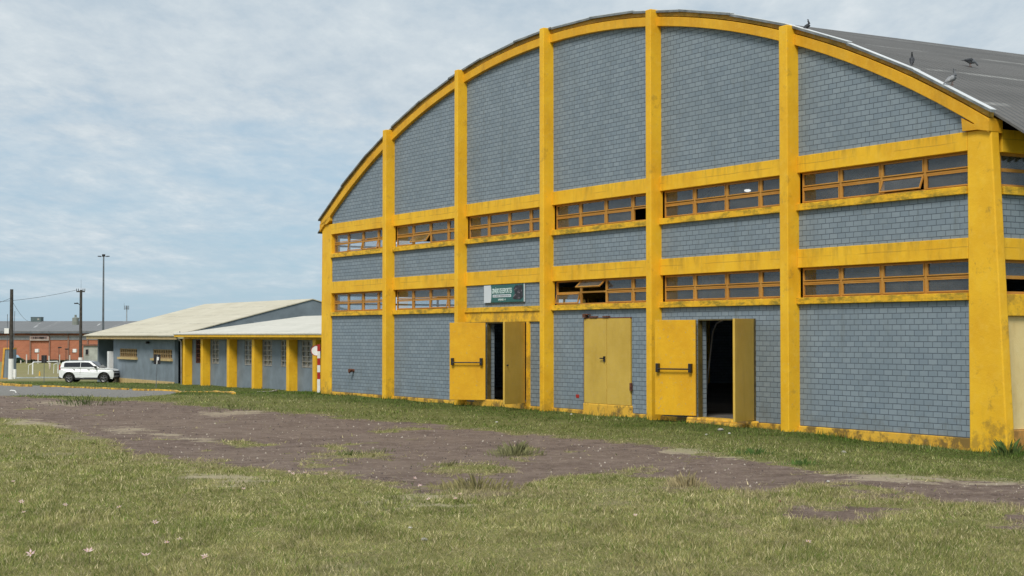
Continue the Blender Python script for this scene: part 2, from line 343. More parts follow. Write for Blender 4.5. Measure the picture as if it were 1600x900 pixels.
def zones(X, Y):
    Z = gz(X, Y); out = []
    dirt = np.zeros(X.shape); road = np.zeros(X.shape); sand = np.zeros(X.shape); lush = np.zeros(X.shape)
    for k in range(3):
        amp = (.7, 1.3, .45)[k]; fr = (1.1, .4, 3.2)[k]
        dx = fbm(X*fr+5+k, Y*fr+9, 4)*2*amp; dy = fbm(X*fr+55, Y*fr*.8+71+k, 4)*4.0*amp
        px, py = project(X+dx, Y+dy, Z)
        d = inpoly(px, py, DIRT)
        for p in PATCH: d |= inpoly(px, py, p)
        for p in TUFTS: d &= ~inpoly(px, py, p)
        rd = inpoly(*project(X+dx*.3, Y+dy*.3, Z), ROAD)
        s_ = np.zeros(X.shape, bool)
        for p in SAND: s_ |= inpoly(px, py, p)
        up = np.interp(px, [p[0] for p in DIRT_UP[::-1]], [p[1] for p in DIRT_UP[::-1]])
        l = (py < up+2) & ~rd
        dirt += d & ~rd; road += rd; sand += s_; lush += l
    dirt /= 3; road /= 3; sand /= 3; lush /= 3
    sprout = np.clip((fbm(X*1.1+41, Y*.55+13, 5)-.16)*9, 0, 1)*(.35+.65*np.clip((fbm(X*.2+4, Y*.2+3, 3)+.1)*6, 0, 1))
    edge_ = np.clip(4*dirt*(1-dirt), 0, 1); dirt = dirt*(1-np.clip(.85*sprout+.5*edge_*(fbm(X*3.1, Y*2.1, 4) > 0), 0, 1)*(Y < 62))
    far = np.clip((Y-125)/20, 0, 1); lush = lush*(1-far)
    lu = (X+6.23488)*.51077-(Y-52)*.85972; ly = (X+6.23488)*.85972+(Y-52)*.51077
    inf = (lu > -1)*(lu < 34)
    lush = lush*(1-inf*(.05+.50*np.clip((-ly-1.3+fbm(X*.9, Y*.7, 4)*2.2)/1.6, 0, 1)))
    m = (Y > 5)
    n2 = fbm(X*.9+3, Y*.6+8, 5)
    bare = np.clip((n2-.13)*6, 0, 1)*(1-lush)*(1-far)+far*np.clip(.75+fbm(X*.08, Y*.05, 3)*2, 0, 1)                # thin worn spots in the lawn
    return dirt*m, road*m, np.clip(sand*m*(.35+np.clip(fbm(X*1.5, Y*3.0, 4)*5+.4, 0, 1)), 0, 1), lush*m, bare

def axis(core, lo, hi, step, grow):
    a = list(np.arange(core[0], core[1], step)); 
    s = step; x = core[1]
    while x < hi: a.append(x); s *= grow; x += s
    a.append(hi)
    s = step; x = core[0]; b = []
    while x > lo: s *= grow; x -= s; b.append(x)
    return np.array(b[::-1]+a)
xs = axis((-24, 14), -3000, 3000, .15, 1.035)
ys = np.concatenate([[-3000, -1000, -300, -100, -40, -15, -5, 0, 3, 6, 8], np.arange(9, 26, .10), np.arange(26, 52, .17), np.arange(52, 130, .4), np.arange(130, 240, 2.5), [260, 300, 360, 450, 600, 900, 1500, 2500, 4000, 6000]])
GX, GY = np.meshgrid(xs, ys); GZ = gz(GX, GY)
dirt, road, sand, lush, bare = zones(GX, GY)
GZ = GZ-.015*dirt-.01*road+.006*fbm(GX*2.2, GY*2.2, 3)*(GY < 60)
ny, nx = GX.shape
me = bpy.data.meshes.new('ground'); nv = nx*ny
me.vertices.add(nv); me.vertices.foreach_set('co', np.stack([GX, GY, GZ], -1).ravel())
ii = np.arange(nv).reshape(ny, nx); q = np.stack([ii[:-1, :-1], ii[:-1, 1:], ii[1:, 1:], ii[1:, :-1]], -1).reshape(-1, 4)
me.loops.add(q.size); me.loops.foreach_set('vertex_index', q.ravel()); me.polygons.add(len(q))
me.polygons.foreach_set('loop_start', np.arange(len(q))*4); me.polygons.foreach_set('loop_total', np.full(len(q), 4)); me.update()
me.polygons.foreach_set('use_smooth', np.ones(len(q), bool))
ca = me.color_attributes.new('zone', 'FLOAT_COLOR', 'POINT'); ca.data.foreach_set('color', np.stack([dirt, road, sand, lush], -1).ravel().astype(np.float32))
fa = me.attributes.new('bare', 'FLOAT', 'POINT'); fa.data.foreach_set('value', bare.ravel().astype(np.float32))
ground = bpy.data.objects.new('ground', me); COL.objects.link(ground); tag(ground, 'flat ground of mown grass crossed by a bare purple-brown dirt track', None, None, 'structure')
gm, nt, out = newmat('grass_dirt_ground')
P = NN(nt, 'ShaderNodeNewGeometry').outputs['Position']
za = NN(nt, 'ShaderNodeAttribute', attribute_name='zone'); zs = NN(nt, 'ShaderNodeSeparateColor', {0: za.outputs[0]}); ba = NN(nt, 'ShaderNodeAttribute', attribute_name='bare')
nA = noi(nt, P, .5, 6, .6); nB = noi(nt, P, 3.5, 7, .7); nC = noi(nt, P, 22, 5, .7); nD = noi(nt, P, 90, 3, .6)
grass = mix(nt, ramp(nt, nA, [(.35, 0.0), (.65, 1.0)]), (.205, .215, .066), (.27, .25, .10))
grass = mix(nt, ramp(nt, nB, [(.45, 0.0), (.7, 1.0)]), grass, (.26, .22, .11))
grass = mix(nt, mth(nt, 'MULTIPLY', ramp(nt, nC, [(.38, 1.0), (.52, 0.0)]), .6), grass, (.070, .070, .028))
lushc = mix(nt, ramp(nt, nB, [(.4, 0.0), (.7, 1.0)]), (.065, .090, .022), (.13, .145, .042))
grass = mix(nt, za.outputs['Alpha'], grass, lushc)
grass = mix(nt, mth(nt, 'MULTIPLY', ba.outputs['Fac'], .5), grass, (.28, .235, .15))
drt = mix(nt, ramp(nt, nA, [(.35, 0.0), (.65, 1.0)]), (.165, .118, .096), (.205, .150, .122))
drt = mix(nt, ramp(nt, nC, [(.50, 0.0), (.75, 1.0)]), drt, (.30, .24, .20))
drt = mix(nt, ramp(nt, nD, [(.36, 1.0), (.48, 0.0)]), drt, (.075, .055, .048))
st = ramp(nt, noi(nt, scl(nt, P, (.5, 3.0, 1)), 1.3, 6, .7), [(.56, 0.0), (.74, 1.0)])
drt = mix(nt, mth(nt, 'MULTIPLY', st, .45), drt, (.30, .25, .19))
nE = noi(nt, P, 1.6, 8, .78)
drt = mix(nt, mth(nt, 'MULTIPLY', ramp(nt, nE, [(.50, 0.0), (.58, 1.0)]), .5), drt, (.245, .188, .155))
drt = mix(nt, mth(nt, 'MULTIPLY', ramp(nt, nE, [(.41, 1.0), (.47, 0.0)]), .5), drt, (.085, .060, .050))
nF = noi(nt, P, 5.5, 7, .88)
drt = mix(nt, mth(nt, 'MULTIPLY', ramp(nt, nF, [(.55, 0.0), (.62, 1.0)]), .65), drt, (.36, .29, .22))
drt = mix(nt, mth(nt, 'MULTIPLY', ramp(nt, nF, [(.38, 1.0), (.45, 0.0)]), .6), drt, (.07, .05, .042))
nG = noi(nt, P, .16, 5, .6)
drt = mix(nt, mth(nt, 'MULTIPLY', ramp(nt, nG, [(.44, 0.0), (.60, 1.0)]), .3), drt, (.26, .20, .155))
rdc = mix(nt, ramp(nt, nB, [(.35, 0.0), (.65, 1.0)]), (.20, .195, .185), (.27, .26, .24))
rdc = mix(nt, ramp(nt, nC, [(.4, .6), (.5, 0.0)]), rdc, (.12, .12, .115))
edge = mth(nt, 'MULTIPLY', mth(nt, 'SUBTRACT', noi(nt, P, 1.8, 8, .8), .5), 2.4)
def hard(s_): return ramp(nt, mth(nt, 'ADD', s_, edge), [(.38, 0.0), (.60, 1.0)])
col = mix(nt, hard(zs.outputs[0]), grass, drt)
col = mix(nt, hard(zs.outputs[1]), col, rdc)
snd = mix(nt, ramp(nt, nC, [(.4, 0.0), (.65, 1.0)]), (.42, .35, .24), (.55, .48, .35))
sm = ramp(nt, mth(nt, 'ADD', mth(nt, 'MULTIPLY', zs.outputs[2], .9), mth(nt, 'MULTIPLY', mth(nt, 'SUBTRACT', nF, .5), 2.2)), [(.20, 0.0), (.42, 1.0)])
col = mix(nt, mth(nt, 'MULTIPLY', sm, .55), col, snd)
hh = mth(nt, 'ADD', mth(nt, 'MULTIPLY', nC, .7), mth(nt, 'MULTIPLY', nD, .5))
finish(nt, out, col, .95, hh, .8, .04, 0, .1); me.materials.append(gm)

# ------------------------------------------------------------------ grass blades (one uncountable sheet of blades)
def scatter(n, y0, y1, dens_scale=1.0, left=None):
    Y = y0+(y1-y0)*rng.random(n); hw = .33*Y+2.5
    X = (rng.random(n)*2-1)*hw
    return X, Y
GYM_D = np.array([.51077, -.85972]); GYM_N = np.array([.85972, .51077]); P0 = np.array([-6.23488, 52.0])
def gymloc(X, Y):
    a = X-P0[0]; b = Y-P0[1]; return a*GYM_D[0]+b*GYM_D[1], a*GYM_N[0]+b*GYM_N[1]
BV = []; BC = []
def blades(X, Y, hmin, hmax, wid, cols, spread=.5):
    n = len(X); Z = gz(X, Y)
    h = hmin+(hmax-hmin)*rng.random(n)**1.5; a = rng.random(n)*2*np.pi
    L_ = hmax*(.45+.75*rng.random(n)); th_ = np.radians(4+58*rng.random(n)**1.5); h = L_*np.sin(th_); ln = L_*np.cos(th_); b = rng.random(n)*2*np.pi
    wx = np.cos(a)*wid*(.6+.8*rng.random(n)); wy = np.sin(a)*wid*(.6+.8*rng.random(n))
    v = np.empty((n, 3, 3)); 
    v[:, 0] = np.stack([X-wx, Y-wy, Z-.012], -1); v[:, 1] = np.stack([X+wx, Y+wy, Z-.012], -1)
    v[:, 2] = np.stack([X+np.cos(b)*ln, Y+np.sin(b)*ln, Z+h], -1)
    BV.append(v); BC.append(np.repeat(cols, 3, 0))
def gcol(X, Y, n, lush):
    p = fbm(X*1.7, Y*1.1, 5)*2.2+.55; p2 = fbm(X*.3+9, Y*.2, 3)*1.5+.5
    A = np.array([.205, .245, .066]); B = np.array([.43, .39, .170]); L = np.array([.085, .140, .028]); S = np.array([.68, .59, .36])
    t = np.clip(.55*p+.45*p2+.55*(rng.random(n)-.5), 0, 1)[:, None]
    c = A*(1-t)+B*t
    g = (rng.random(n) < .16)[:, None]; c = np.where(g, np.array([.12, .20, .035]), c)
    s_ = (rng.random(n) < .17)[:, None]; c = np.where(s_, S, c)
    lc = L*(.75+.9*rng.random(n)[:, None]); lc = np.where((rng.random(n) < .22)[:, None], np.array([.21, .21, .075]), lc)
    fade = np.clip(lush*(1.0+fbm(X*.5+2, Y*.5, 3)*1.5), 0, 1)[:, None]*.9; c = c*(1-fade)+lc*fade
    return c*(.50+.85*rng.random(n)[:, None])*(1+fbm(X*5.5, Y*3.5, 3)*.9)[:, None]
for (n, y0, y1, hm, hx, wd) in ((380000, 10.2, 15, .016, .055, .0036), (330000, 15, 22, .018, .06, .005), (190000, 22, 34, .02, .065, .008), (160000, 34, 62, .025, .08, .012), (60000, 62, 122, .03, .10, .026)):
    X, Y = scatter(n, y0, y1)
    d_, r_, s_, l_, b_ = zones(X, Y)
    gu, gy_ = gymloc(X, Y)
    keep = (rng.random(n) > np.clip(d_*1.35+r_*1.5+s_*.8+b_*.75, 0, 1)*.9985) & ~((gu > -.1) & (gu < 29) & (gy_ > -.02))
    keep &= ~((gu > 19.85) & (gu < 22.15) & (gy_ > -.40)) & ~((gu > 10.3) & (gu < 12.95) & (gy_ > -.16)) & ~((gu > 15.5) & (gu < 17.5) & (gy_ > -.10))
    keep &= ~((gu < -24) & (gu > -50) & (gy_ > 13.0)) & ~((gu < -49) & (gy_ > 14.1))
    X, Y, l_, d_, gy_, gu = X[keep], Y[keep], l_[keep], d_[keep], gy_[keep], gu[keep]
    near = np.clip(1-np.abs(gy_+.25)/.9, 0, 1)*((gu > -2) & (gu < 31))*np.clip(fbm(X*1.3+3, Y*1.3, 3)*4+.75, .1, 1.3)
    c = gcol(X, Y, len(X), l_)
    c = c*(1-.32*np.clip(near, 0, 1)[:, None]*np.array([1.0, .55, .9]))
    fr = (rng.random(len(X)) < np.clip(d_*2.2, 0, .75)); c[fr] = np.array([.46, .39, .23])*(.55+.7*rng.random((fr.sum(), 1)))
    hs = (.7+.5*np.clip(fbm(X*1.8+7, Y*1.3, 3)*3+.5, 0, 1))*(1+.05*l_+near*1.6*rng.random(len(X)))
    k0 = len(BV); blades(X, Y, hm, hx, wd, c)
    v = BV[-1]; base_z = v[:, 0, 2].copy(); v[:, 2, 2] = base_z+(v[:, 2, 2]-base_z)*hs
    # dry fringe at the dirt edge
    fr = (d_ > .05)[:, None]; 
V = np.concatenate(BV).reshape(-1, 3); C = np.concatenate(BC); nf = len(V)//3
gmesh = bpy.data.meshes.new('grass'); gmesh.vertices.add(len(V)); gmesh.vertices.foreach_set('co', V.ravel())
gmesh.loops.add(len(V)); gmesh.loops.foreach_set('vertex_index', np.arange(len(V))); gmesh.polygons.add(nf)
gmesh.polygons.foreach_set('loop_start', np.arange(nf)*3); gmesh.polygons.foreach_set('loop_total', np.full(nf, 3)); gmesh.update()
ga = gmesh.color_attributes.new('tint', 'FLOAT_COLOR', 'POINT'); ga.data.foreach_set('color', np.concatenate([C, np.ones((len(C), 1))], 1).ravel().astype(np.float32))
grass = bpy.data.objects.new('grass', gmesh); COL.objects.link(grass); tag(grass, 'short patchy mown grass, dry in the foreground and greener along the hall', 'grass', None, 'stuff')
def bladem(name, attr=True, col=(.1, .15, .03)):
    m, nt, out = newmat(name)
    c = NN(nt, 'ShaderNodeAttribute', attribute_name='tint').outputs[0] if attr else NN(nt, 'ShaderNodeRGB').outputs[0]
    if not attr: c.node.outputs[0].default_value = (*col, 1)
    d = NN(nt, 'ShaderNodeBsdfDiffuse', {0: c}); t = NN(nt, 'ShaderNodeBsdfTranslucent', {0: c})
    x = NN(nt, 'ShaderNodeMixShader', {0: .35, 1: d.outputs[0], 2: t.outputs[0]}); nt.links.new(x.outputs[0], out.inputs[0]); return m
M['blade'] = bladem('grass_blade'); gmesh.materials.append(M['blade'])

# gravel and crumbs on the track
n = 16000; Y = 17+rng.random(n)**1.2*44; X = (rng.random(n)*2-1)*(.33*Y+2)
d_, r_, s_, l_, b_ = zones(X, Y); k = (d_+r_*.5+.02 > rng.random(n)); X, Y = X[k], Y[k]; n = len(X); Z = gz(X, Y)
sz = (.005+.014*rng.random(n)**3)*(.6+Y/45); pv = np.empty((n, 5, 3))
a = rng.random(n)*6.28
for j in range(4):
    t = a+j*np.pi/2+.4*(rng.random(n)-.5); rr = sz*(.7+.6*rng.random(n)); pv[:, j] = np.stack([X+np.cos(t)*rr, Y+np.sin(t)*rr, Z-.018], -1)
pv[:, 4] = np.stack([X, Y, Z-.01+sz*.9], -1)
idx = (np.arange(n)*5)[:, None, None]+np.array([[0, 1, 4], [1, 2, 4], [2, 3, 4], [3, 0, 4]])[None]
gr = bpy.data.meshes.new('gravel'); gr.from_pydata(pv.reshape(-1, 3).tolist(), [], idx.reshape(-1, 3).tolist())
tone = rng.random(n)[:, None]; pc = np.where(tone < .22, np.array([.42, .37, .31]), np.where(tone < .6, np.array([.20, .155, .14]), np.array([.085, .066, .062])))
ga = gr.color_attributes.new('tint', 'FLOAT_COLOR', 'POINT'); ga.data.foreach_set('color', np.concatenate([np.repeat(pc, 5, 0), np.ones((n*5, 1))], 1).ravel().astype(np.float32))
m_, nt, out = newmat('gravel_stones'); finish(nt, out, NN(nt, 'ShaderNodeAttribute', attribute_name='tint').outputs[0], .9)
gr.materials.append(m_); g_ = bpy.data.objects.new('gravel', gr); COL.objects.link(g_); tag(g_, 'loose gravel and crumbs strewn over the dirt track', 'gravel', None, 'stuff')

# ------------------------------------------------------------------ GYMNASIUM
ROT = math.atan2(GYM_D[1], GYM_D[0])
gym = empty('sports_hall', (P0[0], P0[1], 0), ROT, 'large barrel-roofed sports hall of grey painted brick with yellow concrete columns and beams', 'sports hall')
UC = 14.35; RA = 28.3; ZC = 9.6-RA; W = 28.8; LEN = 46.0
def arc(u, r=RA): return ZC+math.sqrt(max(0, r*r-(u-UC)**2))
cols = [(5.04, 5.27), (9.52, 9.71), (13.97, 14.17), (18.54, 18.74), (23.15, 23.40)]
bays = []
lft = .79
for a, b in cols: bays.append((lft, a)); lft = b
bays.append((lft, 27.91))
# intermediate columns, standing 0.25 m proud
for a, b in cols:
    t = min(arc(a), arc(b))+.01
    c = MB(); c.prism([(a, -.25), (b, -.25), (b, .09), (a, .09)], 2, -.3, t)
    c.build('column', M['yel_col'], gym, (a, 0, 0), .015)
# tapering corner pillars
MB().prism([(27.91, -.3), (28.77, -.3), (28.46, 5.49), (27.91, 5.49)], 1, 0, .20).build('corner_pillar', M['yel'], gym, (27.91, 0, 0), .02)
MB().prism([(0.0, -.3), (.79, -.3), (.79, 5.49), (.07, 5.49)], 1, 0, .32).build('corner_pillar', M['yel'], gym, (0, 0, 0), .02)
# beams, sills, brick panels, bay by bay
def panel(x0, x1, z0, z1): MB().box(x0, x1, .045, .25, z0, z1).build('brick_panel', M['brick'], gym)
def panel_hole(x0, x1, z0, z1, h0, h1, hb, ht):
    m = MB(); m.box(x0, h0, .045, .25, z0, z1); m.box(h1, x1, .045, .25, z0, z1)
    if z1 > ht+.01: m.box(h0, h1, .045, .25, ht, z1)
    if hb > z0+.01: m.box(h0, h1, .045, .25, z0, hb)
    m.build('brick_panel', M['brick'], gym)
def beam(x0, x1, z0, z1, mat='yel_beam', y0=0., y1=.27, name='beam', bev=.008):
    MB().box(x0, x1, y0, y1, z0, z1).build(name, M[mat], gym, (x0, 0, z1), bev)
def sashes(win, cols_x, rows_z, y, states, seed=0):
    """frame, glazing and the tilted sashes of one window band"""
    x0, x1 = cols_x[0], cols_x[-1]; z0, z1 = rows_z[0], rows_z[-1]
    f = MB(); t = .028
    f.box(x0, x1, y, y+.05, z1-.035, z1); f.box(x0, x1, y, y+.05, z0, z0+.035)
    f.box(x0, x0+.035, y, y+.05, z0+.035, z1-.035); f.box(x1-.035, x1, y, y+.05, z0+.035, z1-.035)
    for x in cols_x[1:-1]: f.box(x-.03, x+.03, y-.004, y+.046, z0+.035, z1-.035)
    for z in rows_z[1:-1]:
        for a, b in zip(cols_x[:-1], cols_x[1:]): f.box(a+.031, b-.031, y+.002, y+.044, z-.02, z+.02)
    return f
def window(x0, x1, z0, z1, opens={}, gone=(), name='window', y=.11, n=4, parent=None, M_=None):
    xs_ = [x0+(x1-x0)*i/n for i in range(n+1)]; zs_ = [z0, (z0+z1)/2, z1]
    f = sashes(None, xs_, zs_, y, opens)
    fr = f.build(name, M['frame'], parent or gym, bevel=.004)
    g = MB()
    for i in range(n):
        for j in range(2):
            a, b, c, d = xs_[i]+.034, xs_[i+1]-.034, zs_[j]+.03, zs_[j+1]-.025
            # each sash has its own thin frame
            if (i, j) in gone: continue
            ang = opens.get((i, j), 0)
            s_ = MB(); t = .022
            s_.box(a, b, -.018, .012, -t, 0); s_.box(a, b, -.018, .012, c-d, c-d+t); s_.box(a, a+t, -.018, .012, c-d+t, -t); s_.box(b-t, b, -.018, .012, c-d+t, -t)
            if ang:
                Rm = Matrix.Rotation(R(ang), 4, 'X'); T = Matrix.Translation((0, y, d))
                s_.v = [tuple(T@(Rm@Vector(p))) for p in s_.v]
                s_.build('open_sash', M['frame'], fr)
                gp = MB(); gp.box(a+t, b-t, -.004, .0, c-d+t, -t); gp.v = [tuple(T@(Rm@Vector(p))) for p in gp.v]; gp.build('pane', M['glass'], fr)
            else:
                for p in range(len(s_.v)): s_.v[p] = (s_.v[p][0], s_.v[p][1]+y+.004, s_.v[p][2]+d)
                o = len(f.v); g.box(a+t, b-t, y+.012, y+.016, c+t, d-t)
                s_.build('sash', M['frame'], fr)
    if g.v: g.build('glass', M['glass'], fr)
    return fr
for i, (a, b) in enumerate(bays):
    b_ = b if i == 5 else b+.1           # panels run behind the proud columns
    # top: brick tympanum under the arch
    pts = [(a, 5.49)]+[(b_, 5.49)]; N_ = 14
    zt = lambda x: arc(x, RA-.30)
    top = [(b_+(a-b_)*k/N_, max(5.495, zt(b_+(a-b_)*k/N_))) for k in range(N_+1)]
    MB().prism([(a, 5.49), (b_, 5.49)]+top, 1, .045, .25).build('brick_panel', M['brick'], gym)
    beam(a, b, 5.155, 5.49); beam(a, b, 3.25, 3.62)
    beam(a, b, 4.395, 4.53, 'yel_sill', -.035, .27, 'sill')
    beam(a, b, 2.52, 2.65, 'yel_sill', -.035, .27, 'sill')
    opens = {0: {(1, 0): -14, (2, 0): -10}, 1: {(1, 0): -35}, 2: {}, 3: {}, 4: {}, 5: {(2, 0): -22}}[i]
    gone = {3: ((3, 0),), 5: ()}.get(i, ())
    window(a+.03, b_, 4.53, 5.155, opens, gone)
    panel(a, b_, 3.62, 4.395)
    if i == 2: panel(a, b_, 2.65, 3.25)
    else:
        opens = {0: {}, 1: {(2, 0): -8}, 3: {(1, 1): -48, (0, 0): -14}, 4: {}, 5: {}}[i]
        gone = {3: ((0, 1), (1, 0))}.get(i, ())
        window(a+.03, b_, 2.65, 3.25, opens, gone)
    # bottom storey
    if i in (0, 1): panel(a, b_, .10, 2.52)
    if i == 5: panel(a, b_, .10, 2.52)
    if i == 2:
        beam(a, b, 2.25, 2.52, 'yel', .0, .27, 'door_lintel')
        beam(12.91, 13.06, -.1, 2.25, 'yel', .0, .27, 'door_post')
        MB().box(a, 10.86, .045, .25, .1, 2.25).build('brick_panel', M['brick'], gym)
        MB().box(13.06, b_, .045, .25, .1, 2.25).build('brick_panel', M['brick'], gym)
    if i == 3: panel_hole(a, b_, .10, 2.52, 15.60, 17.57, .10, 2.31)
    if i == 4: panel_hole(a, b_, .10, 2.52, 20.10, 22.03, .10, 2.25)
    # plinth
    if i == 2: MB().box(10.3, 12.9, -.06, .25, -.3, .19).build('doorstep', M['yel_rough'], gym, bevel=.02)
    pl = MB(); ph = .095 if i not in (3, 4) else .097
    pl.box(a, b, .0, .25, -.4, ph); pl.build('plinth', M['yel_rough'], gym, (a, 0, 0), .012)
# the arched band: lower face, upper moulding and the metal flashing in straight lengths
def band(r0, r1, y0, y1, name, mat, u0=.0, u1=28.46, n=48, bev=.01, endcap=False):
    m = MB(); poly = []
    us = [u0+(u1-u0)*k/n for k in range(n+1)]
    outer = [(u, arc(u, r1)) for u in us]; inner = [(u, arc(u, r0)) for u in us]
    vs = []; fs = []
    for (a, b), (c, d) in zip(outer, inner):
        vs += [(a, y0, b), (a, y1, b), (c, y0, d), (c, y1, d)]
    for k in range(n):
        o = 4*k; fs += [(o, o+4, o+5, o+1), (o+2, o+3, o+7, o+6), (o, o+2, o+6, o+4), (o+1, o+5, o+7, o+3)]
    fs += [(0, 1, 3, 2), (4*n, 4*n+2, 4*n+3, 4*n+1)]
    m.add(vs, fs); return m.build(name, mat, gym, bevel=bev)
band(RA-.36, RA-.152, -.06, .30, 'arch_band', M['yel_arch'])
band(RA-.136, RA-.02, -.035, .08, 'arch_moulding', M['yel_mould'])
MB().prism([(27.86, 5.50), (28.2, 5.492), (28.47, 5.44), (28.47, 5.62), (28.1, 5.60), (27.84, 5.73)], 1, -.062, .19).build('arch_foot', M['yel_arch'], gym)
MB().prism([(0.03, 5.495), (.55, 5.495), (.79, 5.60), (.79, 5.74), (0.03, 5.5)], 1, -.06, .30).build('arch_foot', M['yel_arch'], gym, bevel=.02)
nseg = 16
for k in range(nseg):
    u0 = -.02+(28.56)*k/nseg; u1 = -.02+28.56*(k+1)/nseg
    z0 = arc(u0)-.012; z1 = arc(u1)-.012; m = MB()
    e = .012 if k % 2 else 0
    m.prism([(u0-.02, z0+e-.035), (u1+.02, z1+e-.035), (u1+.02, z1+e+.012), (u0-.02, z0+e+.012)], 1, -.10-e, .0, 1)
    m.prism([(u0-.02, z0+e+.013), (u1+.02, z1+e+.013), (u1+.02, z1+e+.022), (u0-.02, z0+e+.022)], 1, -.10-e, .03, 0)
    m.build('flashing', [M['galv'], M['galv_front']], gym)
# roof shell behind the gable, with its eave overhang
def roofshell(r, u0, u1, y0, y1, name, mat, th=.05, n=60):
    m = MB(); a0 = math.asin((u0-UC)/r); a1 = math.asin((u1-UC)/r); vs = []; fs = []
    for k in range(n+1):
        a = a0+(a1-a0)*k/n
        for rr in (r, r-th):
            x, z = UC+rr*math.sin(a), ZC+rr*math.cos(a); vs += [(x, y0, z), (x, y1, z)]
    for k in range(n):
        o = 4*k; fs += [(o, o+4, o+5, o+1), (o+2, o+3, o+7, o+6), (o, o+2, o+6, o+4), (o+1, o+5, o+7, o+3)]
    fs += [(0, 1, 3, 2), (4*n, 4*n+2, 4*n+3, 4*n+1)]
    m.add(vs, fs); return m.build(name, mat, gym, smooth=False)
ro = roofshell(RA-.06, -.55, 29.35, .11, LEN, 'roof', M['roof_dark'], .04, 40)
roofshell(RA-.13, .2, 28.4, .31, LEN-.1, 'roof_lining', M['under'], .03, 30)
# corrugated eave edge: small scallops
m = MB()
for k in range(60):
    y = .35+k*.18; zc = ZC+math.sqrt((RA-.08)**2-(29.35-UC)**2); m.tube((29.20, y, zc+.06), (29.37, y, zc-.045), .055, .055, 8)
m.build('eave_corrugation', M['roof_dark'], gym)
m = MB()
for k in range(9): m.box(28.2, 29.2, .9+k*5.0, .98+k*5.0, 5.30, 5.46)
m.build('eave_rafter', M['rust'], gym)
# right side wall (u = 28.4) and left side wall (u = .4), each 5 m bays
def sidewall(u_out, sgn):
    ui = u_out-sgn*.25
    lo, hi = min(u_out, ui), max(u_out, ui)
    for k in range(9):
        y0, y1 = .32+k*5.05, .32+k*5.05+4.7
        col = MB(); po = u_out+sgn*.42; pt = u_out+sgn*.10
        if k: col.prism([(lo if sgn > 0 else hi, -.3), (po, -.3), (pt, 5.45), (lo if sgn > 0 else hi, 5.45)], 1, y0-.35, y0).build('side_column', M['yel'], gym, (u_out, y0, 0), .01)
        for (z0, z1, mt, nm) in ((5.10, 5.5, 'yel_beam', 'beam'), (3.22, 3.6, 'yel_beam', 'beam'), (4.36, 4.5, 'yel_sill', 'sill'), (2.24 if k == 0 and sgn > 0 else 2.49, 2.62, 'yel_sill' if k else 'yel', 'sill')):
            pr = .03 if nm == 'sill' else 0
            MB().box(lo-(pr if sgn < 0 else 0), hi+(pr if sgn > 0 else 0), y0, y1, z0, z1).build(nm, M[mt], gym, (lo, y0, z1), .008)
        a, b = lo+.04, hi-.04
        MB().box(a, b, y0, y1, 3.6, 4.36).build('brick_panel', M['brick_side'], gym)
        if k == 0 and sgn > 0:
            MB().box(a+.05, b, y0, y1-.6, .25, 2.24).build('side_gate', M['cream_gate'], gym, (a, y0, .25), .01)
            MB().box(a, b, y1-.6, y1, -.2, 2.24).build('brick_panel', M['brick_side'], gym)
            MB().box(a+.03, b+.05, y0, y1-.6, -.3, .245).build('side_threshold', yellow('rusty_threshold_paint', a=(.70, .38, .10), b=(.45, .20, .05), chips=.6, foot=.6), gym, bevel=.01)
        else: MB().box(a, b, y0, y1, -.3, 2.49).build('brick_panel', M['brick_side'], gym)
        for z0, z1 in ((2.62, 3.22), (4.5, 5.10)):
            f = MB(); g = MB(); n = 5; uu = u_out-sgn*.11
            def bx(m, ya, yb, za, zb, d0, d1):
                m.box(min(uu+d0, uu+d1), max(uu+d0, uu+d1), ya, yb, za, zb)
            bx(f, y0, y1, z0, z0+.05, -.025, .025); bx(f, y0, y1, z1-.05, z1, -.025, .025)
            for q_ in range(n+1):
                yy = y0+.03+(y1-y0-.06)*q_/n; bx(f, yy-.03, yy+.03, z0+.05, z1-.05, -.025, .027)
            bx(f, y0, y1, (z0+z1)/2-.03, (z0+z1)/2+.03, -.02, .022)
            for q_ in range(n):
                if sgn > 0 and k == 0 and q_ == 0 and z0 < 3: 
                    bx(g, y0+.06, y0+(y1-y0)/n-.03, (z0+z1)/2+.03, z1-.05, -.003, .003); continue
                if sgn < 0 and k < 2 and (q_*3+k*5+int(z0)) % 4 == 0: continue
                ya, yb = y0+.03+(y1-y0-.06)*q_/n+.03, y0+.03+(y1-y0-.06)*(q_+1)/n-.03
                bx(g, ya, yb, z0+.05, (z0+z1)/2-.03, -.003, .003); bx(g, ya, yb, (z0+z1)/2+.03, z1-.05, -.003, .003)
            wf = f.build('window', M['frame'], gym); g.build('glass', M['glass'] if sgn > 0 or k < 2 else M['glass_far'], wf)  # left wall panes past the front bays made opaque to block sky light
sidewall(28.42, 1); sidewall(.36, -1)
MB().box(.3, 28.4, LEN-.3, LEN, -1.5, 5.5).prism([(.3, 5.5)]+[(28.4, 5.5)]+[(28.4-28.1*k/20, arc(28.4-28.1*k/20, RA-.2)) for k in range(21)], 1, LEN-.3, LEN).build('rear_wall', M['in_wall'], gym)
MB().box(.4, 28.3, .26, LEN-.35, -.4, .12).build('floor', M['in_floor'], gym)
MB().box(.6, 28.1, .27, .30, .1, 2.5).box(.6, 28.1, .27, .30, 3.6, 4.3)
# steel arches inside
for k in range(8):
    m = MB(); y = 3+k*5.3
    pts = [(1+26.8*j/24, y, arc(1+26.8*j/24, RA-.7)) for j in range(25)]; pu = [(1+26.8*j/24, y, arc(1+26.8*j/24, RA-.28)) for j in range(25)]
    m.path(pts, .035, 5); m.path(pu, .035, 5)
    for j in range(24): m.tube(pts[j], pu[j+1] if j % 2 else pu[j], .018, .018, 4)
    m.build('roof_truss', M['maststeel'], gym)

